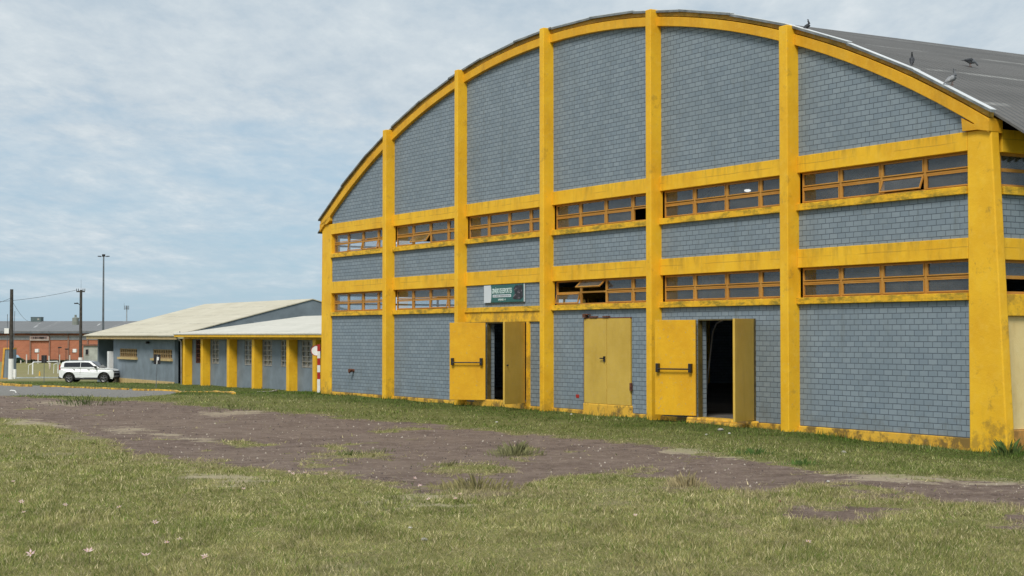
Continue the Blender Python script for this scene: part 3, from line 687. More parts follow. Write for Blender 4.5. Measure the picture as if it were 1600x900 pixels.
M['dframe'] = plain('dark_olive_door_frame', (.10, .075, .02), .6, .3, 6)
# doors ------------------------------------------------------------
def leaf(hx, hz0, hz1, wdt, phi, side, name='door_leaf', bar=False, y=-.01):
    """leaf hinged at local x = hx; side=-1 hinge on the left jamb, +1 on the right; phi measured from the wall plane outwards"""
    e = bpy.data.objects.new('tmp', None)
    dx, dy = side*math.cos(R(phi)), -math.sin(R(phi))
    ang = math.atan2(dy, dx)
    m = MB(); th = .045
    # local leaf: x along width, y thickness; the inner (deep yellow) face is at +n side chosen below
    m.box(0, wdt, -th/2, th/2, 0, hz1-hz0)
    # which local y side is the interior face: closed leaf points opposite, so interior face turns outwards when folded back
    inner_y = th/2 if side > 0 else -th/2
    ob = m.build(name, [M['yel_door_out']], gym, bevel=.004)
    ob.location = (hx, y, hz0); ob.rotation_euler = (0, 0, ang)
    return ob, ang
def skin(ob, wdt, h, yy):
    s_ = MB(); s_.box(.006, wdt-.006, min(yy, yy*1.22), max(yy, yy*1.22), .006, h-.006); s_.build('inner_face', M['yel_door_in'], ob)
def panic(ob, wdt, h, yy):
    sg = 1 if yy > 0 else -1; m = MB(); z = h*.485
    for x in (.07, wdt-.13): m.box(x, x+.07, min(yy, yy+sg*.09), max(yy, yy+sg*.09), z-.07, z+.12)
    m.tube((.10, yy+sg*.08, z), (wdt-.10, yy+sg*.08, z), .017, .017, 8); m.build('panic_bar', M['black'], ob, bevel=.004)
# door 2 (wide open, bay 5)
lf, an = leaf(20.10, .15, 2.24, 1.0, 26, -1, y=-.03); skin(lf, 1.0, 2.09, .0225); panic(lf, 1.0, 2.09, .0275)
lr, an = leaf(22.03, .15, 2.24, .98, 62, 1, y=-.03); skin(lr, .98, 2.09, .0225 if 0 else -.0225)
# door 1 (ajar, bay 3)
lf, an = leaf(10.88, .17, 2.24, 1.0, 45, -1, y=-.03); skin(lf, 1.0, 2.07, .0225); panic(lf, 1.0, 2.07, .0275)
lr, an = leaf(12.91, .17, 2.24, 1.0, 62, 1, y=-.05); skin(lr, 1.0, 2.07, -.0225)
MB().tube((.90, .03, .98), (.90, .07, .98), .02, .02, 8).build('handle', M['black'], lr)
# frames
for (x0, x1, zt_) in ((20.10, 22.03, 2.25), (10.86, 12.91, 2.25)):
    m = MB(); m.box(x0, x0+.03, .02, .12, .12, zt_); m.box(x1-.03, x1, .02, .12, .12, zt_); m.box(x0+.03, x1-.03, .02, .12, zt_-.03, zt_)
    m.build('door_frame', M['dframe'], gym)
# door 3 (shut, bay 4)
for x0, x1 in ((15.62, 16.58), (16.60, 17.56)):
    l = MB().box(x0, x1, .0, .045, .275, 2.30).build('door_leaf', M['yel_door_out'], gym, (x0, 0, .275), .004)
    if x1 < 17:
        MB().box(x1-x0-.10, x1-x0-.04, -.03, 0, 1.0, 1.13).tube((x1-x0-.07, -.045, 1.08), (x1-x0-.21, -.045, 1.08), .014, .014, 8).build('handle', M['black'], l)
MB().box(15.58, 17.6, -.01, .10, -.2, .27).build('doorstep', M['yel_rough'], gym, bevel=.02)
MB().box(15.60, 15.62, .0, .06, .275, 2.31).box(15.60, 17.57, .0, .06, 2.301, 2.325).build('door_frame', M['rust'], gym)
MB().box(15.9, 16.2, -.03, .02, 2.33, 2.36).box(16.45, 16.72, -.03, .02, 2.33, 2.36).box(15.62, 15.75, -.05, .02, 2.33, 2.42).box(15.75, 15.88, -.06, .02, 2.39, 2.415).build('broken_lamp_bracket', M['rust'], gym)
MB().box(17.57, 17.62, -.03, .02, .62, .80).build('hinge_plate', M['rust'], gym)
MB().box(19.9, 22.12, -.16, .25, -.2, .125).build('doorstep', M['yel_rough'], gym, bevel=.03)
MB().box(20.15, 22.05, -.36, -.165, -.2, .075).build('doorstep_edge', M['yel_rough'], gym, bevel=.03)
# small things fixed on the wall
m = MB(); m.tube((2.45, .045, .80), (2.45, -.10, .80), .045, .045, 10).tube((2.37, -.08, .74), (2.53, -.08, .84), .035, .03, 8).tube((2.45, -.10, .80), (2.45, -.13, .80), .06, .06, 10).build('wall_valve', M['rust'], gym)
MB().box(15.20, 15.33, .035, .05, .38, .46).build('painted_patch', M['red'], gym)

# sign board
sg = empty('sign_board', (0, 0, 0), 0, 'green and white board lettered GINÁSIO DE ESPORTES above the half-open double door', 'sign')
sg.location = gym.matrix_basis@Vector((10.76, .02, 2.77)); sg.rotation_euler = (0, 0, ROT)
SW = 2.06; SH = .46
M['sgreen'] = plain('sign_green', (.028, .125, .115), .45, .12, 3); M['swhite'] = plain('sign_white', (.62, .66, .70), .45, .05, 2); M['slet'] = plain('sign_lettering', (.62, .74, .72), .5, .03, 2)
MB().box(0, SW, -.03, .0, 0, SH).build('panel', M['sgreen'], sg, bevel=.003)
cvp = [(0, 0), (.36, 0)]+[(.36+.035*math.sin(math.pi*k/10), SH*k/10) for k in range(1, 10)]+[(.36, SH), (0, SH)]
MB().prism(cvp, 1, -.036, -.031).build('white_strip', M['swhite'], sg)
m_, nt, out = newmat('sign_photo_collage'); c, v = objco(nt)
vo = NN(nt, 'ShaderNodeTexVoronoi', {'Vector': v, 'Scale': 12.0}); cc = ramp(nt, vo.outputs[0], [(.10, (.32, .30, .32)), (.26, (.05, .04, .055)), (.7, (.018, .022, .026))]); finish(nt, out, cc, .5)
MB().prism([(1.50, .10), (1.62, .22), (1.55, .36), (1.66, .43), (2.0, .44), (2.02, .12), (1.9, .06), (1.6, .07)], 1, -.036, -.031).build('picture', m_, sg)
MB().box(SW, SW+.012, -.034, .0, 0, SH).build('edge_strip', M['swhite'], sg)
MB().box(.47, 1.42, -.036, -.031, .135, .205).build('white_bar', M['swhite'], sg)
m = MB(); x = .50
while x < 1.38:
    l = random.uniform(.015, .035); m.box(x, x+l, -.0385, -.037, .152+random.uniform(0, .006), .188); x += l+random.choice((.008, .008, .03))
m.build('small_print', plain('small_print_grey', (.22, .25, .27), .5), sg)
def text(body, x, z, h, wd, name, parent, mat):
    cu = bpy.data.curves.new('t', 'FONT'); cu.body = body; cu.size = 1; cu.extrude = .01; cu.offset = .012
    o = bpy.data.objects.new('t', cu); COL.objects.link(o); bpy.context.view_layer.update()
    dg = bpy.context.evaluated_depsgraph_get(); me_ = bpy.data.meshes.new_from_object(o.evaluated_get(dg)); bpy.data.objects.remove(o)
    vs = np.array([v_.co[:] for v_ in me_.vertices]); mn, mx = vs.min(0), vs.max(0)
    vs = (vs-mn)/(mx-mn+1e-9); vs = np.stack([x+vs[:, 0]*wd, -.031-.006*vs[:, 2], z+vs[:, 1]*h], -1)
    for v_, p in zip(me_.vertices, vs): v_.co = p
    ob = bpy.data.objects.new(name, me_); COL.objects.link(ob); me_.materials.clear(); me_.materials.append(mat); ob.parent = parent
    return ob
text('GINÁSIO', .43, .235, .165, .37, 'lettering', sg, M['slet']); text('DE', .835, .235, .135, .11, 'lettering', sg, M['slet']); text('ESPORTES', .975, .235, .135, .48, 'lettering', sg, M['slet'])
text('UNIDADE - 4', .76, .045, .05, .37, 'lettering', sg, M['slet'])

# lit lamps seen through the glass, and a pole and bench inside the open door
def loc2w(u, y, z): return gym.matrix_basis@Vector((u, y, z))
m_lamp, nt, out = newmat('lit_lamp'); e = NN(nt, 'ShaderNodeEmission', {0: (1, .97, .9, 1), 1: 1.0}); nt.links.new(e.outputs[0], out.inputs[0])
def hitlocal(px, py, y):
    r = ray(px, py); A = np.array([[r[0], -GYM_D[0]], [r[1], -GYM_D[1]]]); s, u = np.linalg.solve(A, P0+y*GYM_N); return u, CAMZ+s*r[2]
for (px, py, yy, lb) in ((1168, 297, 7.0, 'round lit ceiling lamp seen through the upper window right of centre'), (618, 379, 7.0, 'round lit ceiling lamp seen through the upper window second from the left corner')):
    u, z = hitlocal(px, py, yy); L = empty('hanging_lamp', loc2w(u, yy, z), ROT, lb, 'lamp', 'lamps hanging inside the hall')
    m = MB(); m.sweep([(0, 0, -.05), (0, 0, -.035), (0, 0, 0), (0, 0, .02)], [.03, .08, .10, .05], 12); m.build('bulb', m_lamp, L)
    MB().tube((0, 0, .02), (0, 0, .2), .06, .04, 10).tube((0, 0, .25), (0, 0, arc(u, RA-.3)-z), .01, .01, 5).build('fitting', M['maststeel'], L)
p = loc2w(*[hitlocal(1100, 628, 1.6)[0], 1.6, .12])
pole = empty('leaning_pole', p, ROT, 'thin pale pole leaning in the dark behind the wide open doorway', 'pole')
MB().path([(0, 0, .0), (.22, .0, 1.2), (.34, 0, 1.85), (.48, 0, 2.05), (.7, 0, 2.12)], .018, 6).build('shaft', plain('dusty_pale_metal', (.45, .43, .40), .5), pole)
b = empty('bench', loc2w(20.3, 3.2, .12), ROT, 'low bench in the dark behind the wide open doorway', 'bench')
MB().box(0, 1.9, -.15, .15, .40, .45).build('seat', M['concrete'], b, bevel=.01)
for x in (.15, 1.7): MB().box(x, x+.06, -.13, .13, 0, .40).build('leg', M['maststeel'], b)
bpy.context.view_layer.update()

# ------------------------------------------------------------------ ANNEX (low wing with fins) and long HALL behind it
SB = 1.3; CU, CY = 47.89, -21.2
def far3(u, y, z): return (CU+SB*(u-CU), CY+SB*(y-CY), 1.9+SB*(z-1.9))
ZA = -.52
ann = empty('annex_building', loc2w(*far3(-27.4, 4.76, ZA)), ROT, 'low grey annex with yellow fin pillars and white sheet roof left of the sports hall', 'annex')
def A(u, y, z): return (SB*(u+27.4), SB*(y-4.76), SB*(z-ZA))
def abox(m, u0, u1, y0, y1, z0, z1, mi=0):
    a = A(u0, y0, z0); b = A(u1, y1, z1); return m.box(a[0], b[0], a[1], b[1], a[2], b[2], mi)
wins = [(-26.53, -25.80), (-24.30, -23.34), (-22.45, -22.15), (-20.07, -19.05), (-17.85, -16.81), (-15.84, -15.08), (-13.6, -12.51)]
m = MB(); px_ = -27.2; zb, zt2 = .55, 1.69
for a, b in wins: abox(m, px_, a, 5.15, 5.35, -.8, 1.78); abox(m, a, b, 5.15, 5.35, -.8, zb); abox(m, a, b, 5.15, 5.35, zt2, 1.78); px_ = b
abox(m, px_, -8, 5.15, 5.35, -.8, 1.78)
abox(m, -27.2, -27.0, 5.35, 8.4, -.8, 1.78); abox(m, -27.2, -8, 8.4, 8.6, -.8, 2.6)
m.build('wall', M['soft_grey'], ann)
for k, (a, b) in enumerate(wins):
    f = MB(); g = MB(); abox(f, a, a+.06, 5.17, 5.23, zb, zt2); abox(f, b-.05, b, 5.17, 5.23, zb, zt2)
    for j in range(6): z = zb+.02+(zt2-zb-.06)*j/5; abox(f, a+.06, b-.05, 5.17, 5.23, z, z+.045)
    abox(f, (a+b)/2-.02, (a+b)/2+.02, 5.172, 5.228, zb+.07, zt2-.05)
    abox(g, a+.06, b-.05, 5.24, 5.25, zb+.02, zt2-.02)
    wf = f.build('window', M['concrete'] if k else M['rust'], ann); g.build('glass', M['glass_far'] if k not in (0,) else M['carglass'], wf)
    abox(MB(), a-.05, b+.05, 5.10, 5.15, zb-.05, zb-.002)
for u in (-27.31, -24.76, -21.27, -18.20, -14.30, -11.58):
    m = MB(); abox(m, u, u+.30, 4.76, 5.147, -.9, 1.72); m.build('fin_pillar', M['yel_col'], ann, A(u, 4.76, -.9), .01)
m = MB(); abox(m, -27.31, -8, 4.80, 5.16, 1.72, 1.84); m.build('eave_beam', M['yel_col'], ann, A(-27.31, 4.8, 1.84), .01)
m = MB(); abox(m, -27.6, -8, 4.42, 4.50, 1.82, 1.93); m.build('fascia', M['yel_beam'], ann, A(-27.6, 4.4, 1.93), .006)
rp = [A(-27.65, 4.40, 1.935), A(-8, 4.40, 1.935), A(-8, 8.6, 2.78), A(-21.4, 8.6, 2.78), A(-25.2, 6.2, 2.29)]
MB().add(rp+[(x, y, z+.035) for x, y, z in rp], [(0, 1, 2, 3, 4), (5, 6, 7, 8, 9), (0, 1, 6, 5), (1, 2, 7, 6), (2, 3, 8, 7), (3, 4, 9, 8), (4, 0, 5, 9)]).build('roof', M['roof_white'], ann)
m = MB()
for k in range(140): u = -27.6+k*.14; m.tube(A(u, 4.385, 1.955), A(u, 4.60, 2.0), .05, .05, 6)
m.build('corrugated_edge', M['roof_white'], ann)
m = MB(); m.path([A(-27.5, 4.5, 1.86), A(-27.45, 4.6, 1.70), A(-27.36, 4.70, 1.6), A(-27.36, 4.72, -.5)], .035, 8); m.build('downpipe', M['concrete'], ann)

ZH = -.6; M['tan'] = plain('tan_grille', (.36, .25, .12), .8); M['amber'] = plain('dark_amber_glass', (.07, .05, .025), .3, .4, 3); M['hsill'] = plain('faded_ochre_sill', (.52, .38, .17), .7)
hal = empty('long_hall', loc2w(*far3(-46.5, 5.92, ZH)), ROT, 'low grey hall with broad pale cream pitched roof behind the white parked car', 'hall')
def H(u, y, z): return (SB*(u+46.5), SB*(y-5.92), SB*(z-ZH))
def hbox(m, u0, u1, y0, y1, z0, z1, mi=0):
    a = H(u0, y0, z0); b = H(u1, y1, z1); return m.box(a[0], b[0], a[1], b[1], a[2], b[2], mi)
hw = [(-41.39, -38.21), (-35.43, -32.30)]; m = MB(); px_ = -42.6
for a, b in hw: hbox(m, px_, a, 5.92, 6.12, -1.2, 1.70); hbox(m, a, b, 5.92, 6.12, -1.2, .68); hbox(m, a, b, 5.92, 6.12, 1.16, 1.70); px_ = b
hbox(m, px_, -31.9, 5.92, 6.12, -1.2, 1.70); hbox(m, -31.9, -30.4, 6.35, 6.55, -1.2, 1.70); hbox(m, -42.6, -42.4, 6.12, 12, -1.2, 1.7)
hbox(m, -46.2, -42.6, 8.2, 8.4, -1.6, 1.75)
hbox(m, -46.4, -46.2, 6.1, 8.2, -1.6, 1.75)
a_ = [H(-30.25, 5.45, 1.87), H(-30.25, 20.3, 1.87), H(-30.25, 12.9, 3.79)]
m.add(a_+[(x-.2, y, z) for x, y, z in a_], [(0, 1, 2), (3, 4, 5), (0, 1, 4, 3), (1, 2, 5, 4), (2, 0, 3, 5)])
hbox(m, -30.6, -30.4, 5.95, 20, -1.2, 1.75)
m.build('wall', M['soft_grey'], hal)
m = MB(); hbox(m, -42.6, -31.9, 5.86, 5.92, -1.3, -.51); m.build('plinth', M['hsill'], hal, bevel=.01)
for a, b in hw:
    f = MB(); g = MB(); hbox(f, a, b, 5.95, 6.02, .68, .73); hbox(f, a, b, 5.95, 6.02, 1.11, 1.16); hbox(f, a, b, 5.95, 6.02, .90, .94)
    for j in range(9): u = a+(b-a-.1)*j/8; hbox(f, u, u+.07, 5.952, 6.018, .73, 1.11)
    hbox(g, a, b, 6.03, 6.04, .7, 1.14); wf = f.build('window', M['tan'], hal); g.build('glass', M['amber'], wf)
    s_ = MB(); hbox(s_, a-.12, b+.12, 5.80, 5.95, .56, .68); s_.build('sill', M['hsill'], wf)
m = MB(); hbox(m, -46.4, -30.3, 5.42, 5.50, 1.69, 1.86); m.build('fascia', plain('cream_ochre_fascia', (.50, .36, .17), .7), hal)
m = MB(); hbox(m, -43.25, -42.9, 5.75, 6.05, -1.1, .98); m.build('porch_post', M['white'], hal)
rp = [H(-46.75, 5.35, 1.865), H(-30.2, 5.35, 1.865), H(-30.2, 12.9, 3.80), H(-46.75, 12.9, 3.80), H(-30.2, 20.4, 1.9), H(-46.75, 20.4, 1.9)]
MB().add(rp+[(x, y, z+.06) for x, y, z in rp], [(0, 1, 2, 3), (3, 2, 4, 5), (6, 7, 8, 9), (9, 8, 10, 11), (0, 1, 7, 6), (1, 2, 8, 7), (2, 4, 10, 8), (4, 5, 11, 10), (5, 3, 9, 11), (3, 0, 6, 9)]).build('roof', M['roof_pale'], hal)
MB().tube(H(-29.9+.3, 5.4, 1.95), H(-29.9+.3, 5.4, 2.1), .03, .03, 6).build('vent_pipe', M['maststeel'], hal)
m = MB(); hbox(m, -36.2, -36.0, 5.72, 5.9, 1.45, 1.58); m.build('wall_lamp', M['black'], hal)

# ------------------------------------------------------------------ KERBS
def kerb(pts, name, mat, label, cat, wd=.14, h=.12, grp=None):
    m = MB(); 
    for i, (a, b) in enumerate(zip(pts[:-1], pts[1:])):
        L_ = (b-a).length; n = max(1, int(L_/1.0)); d = (b-a).normalized(); s_ = Vector((-d.y, d.x, 0))*wd/2
        for k in range(n):
            p = a+(b-a)*(k/n)+d*.012; q = a+(b-a)*((k+1)/n)-d*.012
            zs0 = float(gz(p.x, p.y)); zs1 = float(gz(q.x, q.y)); j = random.uniform(-.015, .015)
            vs = [p-s_, p+s_, q+s_, q-s_]
            m.add([(v_.x, v_.y, (zs0 if t < 2 else zs1)-.1) for t, v_ in enumerate(vs)]+[(v_.x, v_.y, (zs0 if t < 2 else zs1)+h+j) for t, v_ in enumerate(vs)],
                  [(0, 1, 2, 3), (4, 5, 6, 7), (0, 1, 5, 4), (1, 2, 6, 5), (2, 3, 7, 6), (3, 0, 4, 7)])
    o = m.build(name, mat, None, bevel=.015); return tag(o, label, cat, grp)
G = lambda *p: [gpt(*q_) for q_ in p]
kerb(G((-60, 599), (0, 601), (48, 604)), 'kerb', M['yel_rough'], 'worn yellow kerb beside the gate pillar at the left edge', 'kerb', .2, .14, 'kerbs of the car park road')
kerb(G((64, 604), (110, 605.5), (200, 609)), 'kerb', M['yel_rough'], 'low worn yellow kerb in front of the white car', 'kerb', .16, .07, 'kerbs of the car park road')
kerb(G((208, 609.5), (270, 611), (340, 614), (365, 616)), 'kerb', M['yel_rough'], 'yellow kerb in front of the leftmost fin pillars of the annex', 'kerb', .16, .07, 'kerbs of the car park road')
kerb(G((21, 592), (96, 591)), 'kerb', M['white'], 'white kerb line between the goal and the white car', 'kerb', .3, .14, 'kerbs of the car park road')
p1 = loc2w(*far3(-14.2, 4.3, 0)); p2 = loc2w(*far3(-9.2, 1.5, 0))
kerb([Vector((p1.x, p1.y, 0)), Vector((p2.x, p2.y, 0))], 'drain_edge', M['concrete'], 'pale concrete edging at the foot of the annex by the hall corner', 'edging', .12, .08)

# ------------------------------------------------------------------ barrier post beside the hall corner
Y_ = 56.0; b0 = at(498, 612, Y_); gz0 = float(gz(b0.x, b0.y)); L = empty('barrier_post', (b0.x, b0.y, gz0), 0, 'red and white striped post with round white disc at the left corner of the hall', 'post')
hp = at(498, 538, Y_).z-gz0; n = 7
for k in range(n):
    z0, z1 = hp*k/n, hp*(k+1)/n; MB().box(-.05, .05, -.05, .05, z0, z1).build('stripe', M['red'] if k % 2 == 0 and k != 0 or k == n-1 else M['white'], L)
m = MB(); m.tube((-.10, .06, hp-.22), (-.10, .085, hp-.22), .19, .19, 24); dsk = m.build('disc', M['white'], L)
m = MB()
for k in range(24):
    a, b = 2*math.pi*k/24, 2*math.pi*(k+1)/24
    m.tube((-.10+.18*math.cos(a), .055, hp-.22+.18*math.sin(a)), (-.10+.18*math.cos(b), .055, hp-.22+.18*math.sin(b)), .012, .012, 5)
m.build('rim', M['red'], dsk)

# ------------------------------------------------------------------ CAR
cp = gpt(137, 598.5); Yc = 117.0; cx = (137-800)/F*Yc
car = empty('parked_car', (cx+.05, Yc+.5, float(gz(cx, Yc))-.02), R(-4), 'white compact SUV with black cladding parked on the grass by the long hall', 'car')
def arcp(cx_, r, a0, a1, n, zc=.34): return [(cx_+r*math.cos(a0+(a1-a0)*k/n), zc+r*math.sin(a0+(a1-a0)*k/n)) for k in range(n+1)]
prof = [(-2.02, .42), (-1.72, .30)]+arcp(-1.27, .44, math.pi*1.02, -.02*math.pi, 12)+[(-.8, .28), (.9, .28)]+arcp(1.33, .44, math.pi*1.02, -.02*math.pi, 12)+[(1.95, .28), (2.04, .44), (2.05, .78), (1.98, .92), (1.75, 1.0), (1.0, 1.10), (.9, 1.12), (-1.9, 1.12), (-2.0, 1.05), (-2.06, .75)]
m = MB(); m.prism(prof, 1, -.84, .84)
def taper(v_):
    x, y, z = v_; k = 1-.10*max(0, (abs(x)-1.3)/.75)**2-(.05 if z > 1.0 else 0)-(.03 if z < .35 else 0); return (x, y*k, z)
m.v = [taper(v_) for v_ in m.v]; m.build('body', M['carwhite'], car, bevel=.05)
gh = [(-1.98, .79, 1.10), (.98, .79, 1.10), (.30, .64, 1.56), (-.2, .64, 1.60), (-1.60, .64, 1.58), (-1.84, .66, 1.50)]
m = MB(); nv_ = len(gh)
m.add([(x, -y, z) for x, y, z in gh]+[(x, y, z) for x, y, z in gh], [tuple(range(nv_)), tuple(range(nv_, 2*nv_))]+[(i, (i+1) % nv_, (i+1) % nv_+nv_, i+nv_) for i in range(nv_)])
m.build('cabin', M['carwhite'], car, bevel=.03)
def gside(x, z, s): t = (z-1.10)/.5; return (x, s*(.79-.15*t+.012), z)
for s_ in (-1, 1):
    for nm, q_ in (('rear_window', [(-1.66, 1.16), (-.46, 1.16), (-.46, 1.50), (-1.58, 1.48), (-1.68, 1.42)]), ('front_window', [(-.42, 1.16), (.66, 1.16), (.24, 1.46), (.12, 1.50), (-.42, 1.50)])):
        vs = [gside(x, z, s_) for x, z in q_]; n = len(vs)
        MB().add(vs+[(x, y-s_*.04, z) for x, y, z in vs], [tuple(range(n)), tuple(range(n, 2*n))]+[(i, (i+1) % n, (i+1) % n+n, i+n) for i in range(n)]).build(nm, M['carglass'], car)
ws = [(1.0, -.72, 1.12), (1.0, .72, 1.12), (.33, .58, 1.555), (.33, -.58, 1.555)]
MB().add(ws+[(x-.05, y, z-.02) for x, y, z in ws], [(0, 1, 2, 3), (4, 5, 6, 7), (0, 1, 5, 4), (1, 2, 6, 5), (2, 3, 7, 6), (3, 0, 4, 7)]).build('windscreen', M['carglass'], car, loc=(.025, 0, .012))
for x in (-1.27, 1.33):
    for s_ in (-1, 1):
        w_ = MB().tube((x, s_*.60, .34), (x, s_*.82, .34), .34, .34, 24).build('wheel', M['tyre'], car, bevel=.03)
        r_ = MB(); r_.tube((x, s_*.80, .34), (x, s_*.828, .34), .05, .05, 10)
        for k in range(5):
            a = 2*math.pi*k/5+.3; r_.tube((x+.03*math.cos(a), s_*.824, .34+.03*math.sin(a)), (x+.21*math.cos(a), s_*.824, .34+.21*math.sin(a)), .03, .02, 6)
        for k in range(20):
            a, b = 2*math.pi*k/20, 2*math.pi*(k+1)/20; r_.tube((x+.215*math.cos(a), s_*.822, .34+.215*math.sin(a)), (x+.215*math.cos(b), s_*.822, .34+.215*math.sin(b)), .014, .014, 5)
        r_.build('rim', M['alloy'], w_)
    for s_ in (-1, 1):
        c_ = MB(); pts = arcp(x, .445, math.pi*1.0, 0, 14)
        for a, b in zip(pts[:-1], pts[1:]): c_.tube((a[0], s_*.835, a[1]), (b[0], s_*.835, b[1]), .035, .035, 6)
        c_.build('arch_cladding', M['carblack'], car)
m = MB(); m.box(-.82, .88, -.855, .855, .24, .38); m.build('side_skirt', M['carblack'], car, bevel=.01)
MB().box(-2.10, -1.75, -.74, .74, .30, .50).build('rear_bumper', M['carblack'], car, bevel=.03)
MB().box(1.78, 2.09, -.70, .70, .28, .46).box(2.02, 2.075, -.62, .62, .52, .72).build('front_bumper', M['carblack'], car, bevel=.02)
MB().box(2.0, 2.065, -.55, .55, .80, .86).build('grille', M['carblack'], car)
for s_ in (-1, 1):
    MB().box(1.72, 2.02, s_*.66-.10, s_*.66+.10, .84, .90).build('headlight', M['carblack'], car, bevel=.01)
    MB().box(.66, .80, min(s_*.80, s_*1.0), max(s_*.80, s_*1.0), 1.10, 1.24).build('side_mirror', M['carblack'], car, bevel=.02)
    MB().tube((-1.5, s_*.60, 1.63), (.1, s_*.60, 1.64), .018, .018, 6).build('roof_rail', M['alloy'], car)
    MB().box(-2.03, -1.93, s_*.70-.06, s_*.70+.06, .95, 1.3).build('tail_light', M['red'], car, bevel=.01)
    for x in (-1.0, .1): MB().box(x, x+.18, min(s_*.80, s_*.86), max(s_*.80, s_*.86), .98, 1.01).build('door_handle', M['alloy'], car)
    MB().box(-.445, -.435, min(s_*.80, s_*.843), max(s_*.80, s_*.843), .38, 1.1).build('door_gap', M['carblack'], car)

# ------------------------------------------------------------------ far left: poles, wires, signs, goal
def pole(px, ptop, pbase, Yp, name, r0, r1, mat, label, cat, grp=None):
    b0 = at(px, pbase, Yp); g0 = float(gz(b0.x, Yp)); e = empty(name, (b0.x, Yp, g0), 0, label, cat, grp)
    h = at(px, ptop, Yp).z-g0; MB().tube((0, 0, -.3), (0, 0, h), r0, r1, 12).build('pole', mat, e); return e, h
e1, h1 = pole(17, 452, 594, 152, 'utility_pole', .20, .15, M['darkpole'], 'dark utility pole with white painted base and pale meter box at the far left', 'utility pole', 'utility poles at the left')
MB().tube((0, 0, -.2), (0, 0, 1.95), .26, .24, 14).build('white_base', M['white'], e1)
MB().box(-.62, -.18, -.2, .1, 4.35, 4.85).build('meter_box', M['white'], e1, bevel=.02); MB().box(.26, .50, -.2, .1, .15, .95).build('service_box', M['white'], e1, bevel=.02)
MB().tube((-.38, 0, 0), (-.38, 0, 6.2), .03, .03, 6).tube((.2, .05, 3), (.3, .05, 6.5), .03, .03, 6).build('conduit', M['maststeel'], e1)
e2, h2 = pole(125.5, 453, 592, 176, 'utility_pole', .19, .14, M['darkpole'], 'dark utility pole with crossarm, street lamp and transformer behind the white car', 'utility pole', 'utility poles at the left')
MB().tube((0, 0, -.2), (0, 0, 2.2), .24, .23, 14).build('white_base', M['white'], e2)
m = MB(); m.box(-.50, .42, -.06, .06, h2-.25, h2-.12)
for x in (-.48, -.28, .22, .42): m.tube((x, 0, h2-.12), (x, 0, h2+.15), .05, .03, 8)
m.build('crossarm', M['darkpole'], e2); MB().tube((0, 0, h2), (0, 0, h2+1.15), .02, .01, 6).build('lightning_rod', M['maststeel'], e2)
m = MB(); m.tube((0, 0, h2-1.75), (-.45, 0, h2-1.4), .04, .04, 6).box(-.72, -.3, -.12, .12, h2-1.55, h2-1.43).build('street_lamp', M['black'], e2)
m = MB(); m.tube((-.58, 0, h2-3.85), (-.58, 0, h2-3.1), .36, .36, 16).tube((-.58, 0, h2-3.1), (-.58, 0, h2-3.0), .36, .12, 16).tube((-.58, 0, h2-3.0), (-.58, 0, h2-2.75), .12, .12, 8).tube((-.3, 0, h2-3.1), (0, 0, h2-3.1), .05, .05, 6)
m.build('transformer', plain('transformer_grey', (.22, .24, .22), .6), e2)
e3, h3 = pole(160.5, 400, 592, 182, 'floodlight_mast', .16, .08, M['maststeel'], 'tall slender floodlight mast rising behind the long hall', 'floodlight mast')
m = MB(); m.box(-.16, .16, -.12, .12, h3-.05, h3+.2)
for s_ in (-1, 1): m.tube((0, 0, h3-.02), (s_*.42, 0, h3-.10), .025, .025, 6); m.box(s_*.5-.16, s_*.5+.16, -.1, .1, h3-.08, h3+.02)
m.build('floodlight', M['black'], e3)
e4, h4 = pole(197.5, 478, 560, 420, 'antenna_mast', .22, .12, plain('hazy_grey_steel', (.30, .34, .38), .6), 'distant lattice antenna mast just above the long hall roof', 'antenna')
m = MB()
for k in range(4):
    a = k*math.pi/2; m.box(.5*math.cos(a)-.07, .5*math.cos(a)+.07, .5*math.sin(a)-.07, .5*math.sin(a)+.07, h4-1.0, h4+.1); m.tube((0, 0, h4-.6), (.45*math.cos(a), .45*math.sin(a), h4-.6), .04, .04, 5)
m.tube((-.7, 0, h4-1), (-.7, 0, h4+.8), .03, .03, 5).build('antenna_panels', M['maststeel'], e4)
def wire(a, b, sag, label):
    m = MB(); n = 14; pts = []
    for k in range(n+1):
        t = k/n; p = a.lerp(b, t); p = Vector((p.x, p.y, p.z-sag*4*t*(1-t))); pts.append(p)
    o = a.copy(); m.path(pts, .018, 5); return tag(m.build('overhead_wire', M['black'], None, o), label, 'wire', 'overhead wires')
top1 = Vector((e1.location.x, 152, e1.location.z+h1)); top2 = Vector((e2.location.x, 176, e2.location.z+h2))
wire(Vector((top2.x-.45, 176, top2.z)), at(-120, 474, 140), .5, 'overhead wire running left from the pole behind the car to the picture edge')
wire(Vector((top1.x, 152, top1.z-.8)), at(-90, 474, 118), .5, 'short overhead wire leaving the left utility pole towards the picture edge')
wire(Vector((top1.x+.1, 152, top1.z-1.2)), at(54, 497, 330), 1.2, 'thin slanting wire from the left utility pole down to the factory roof')
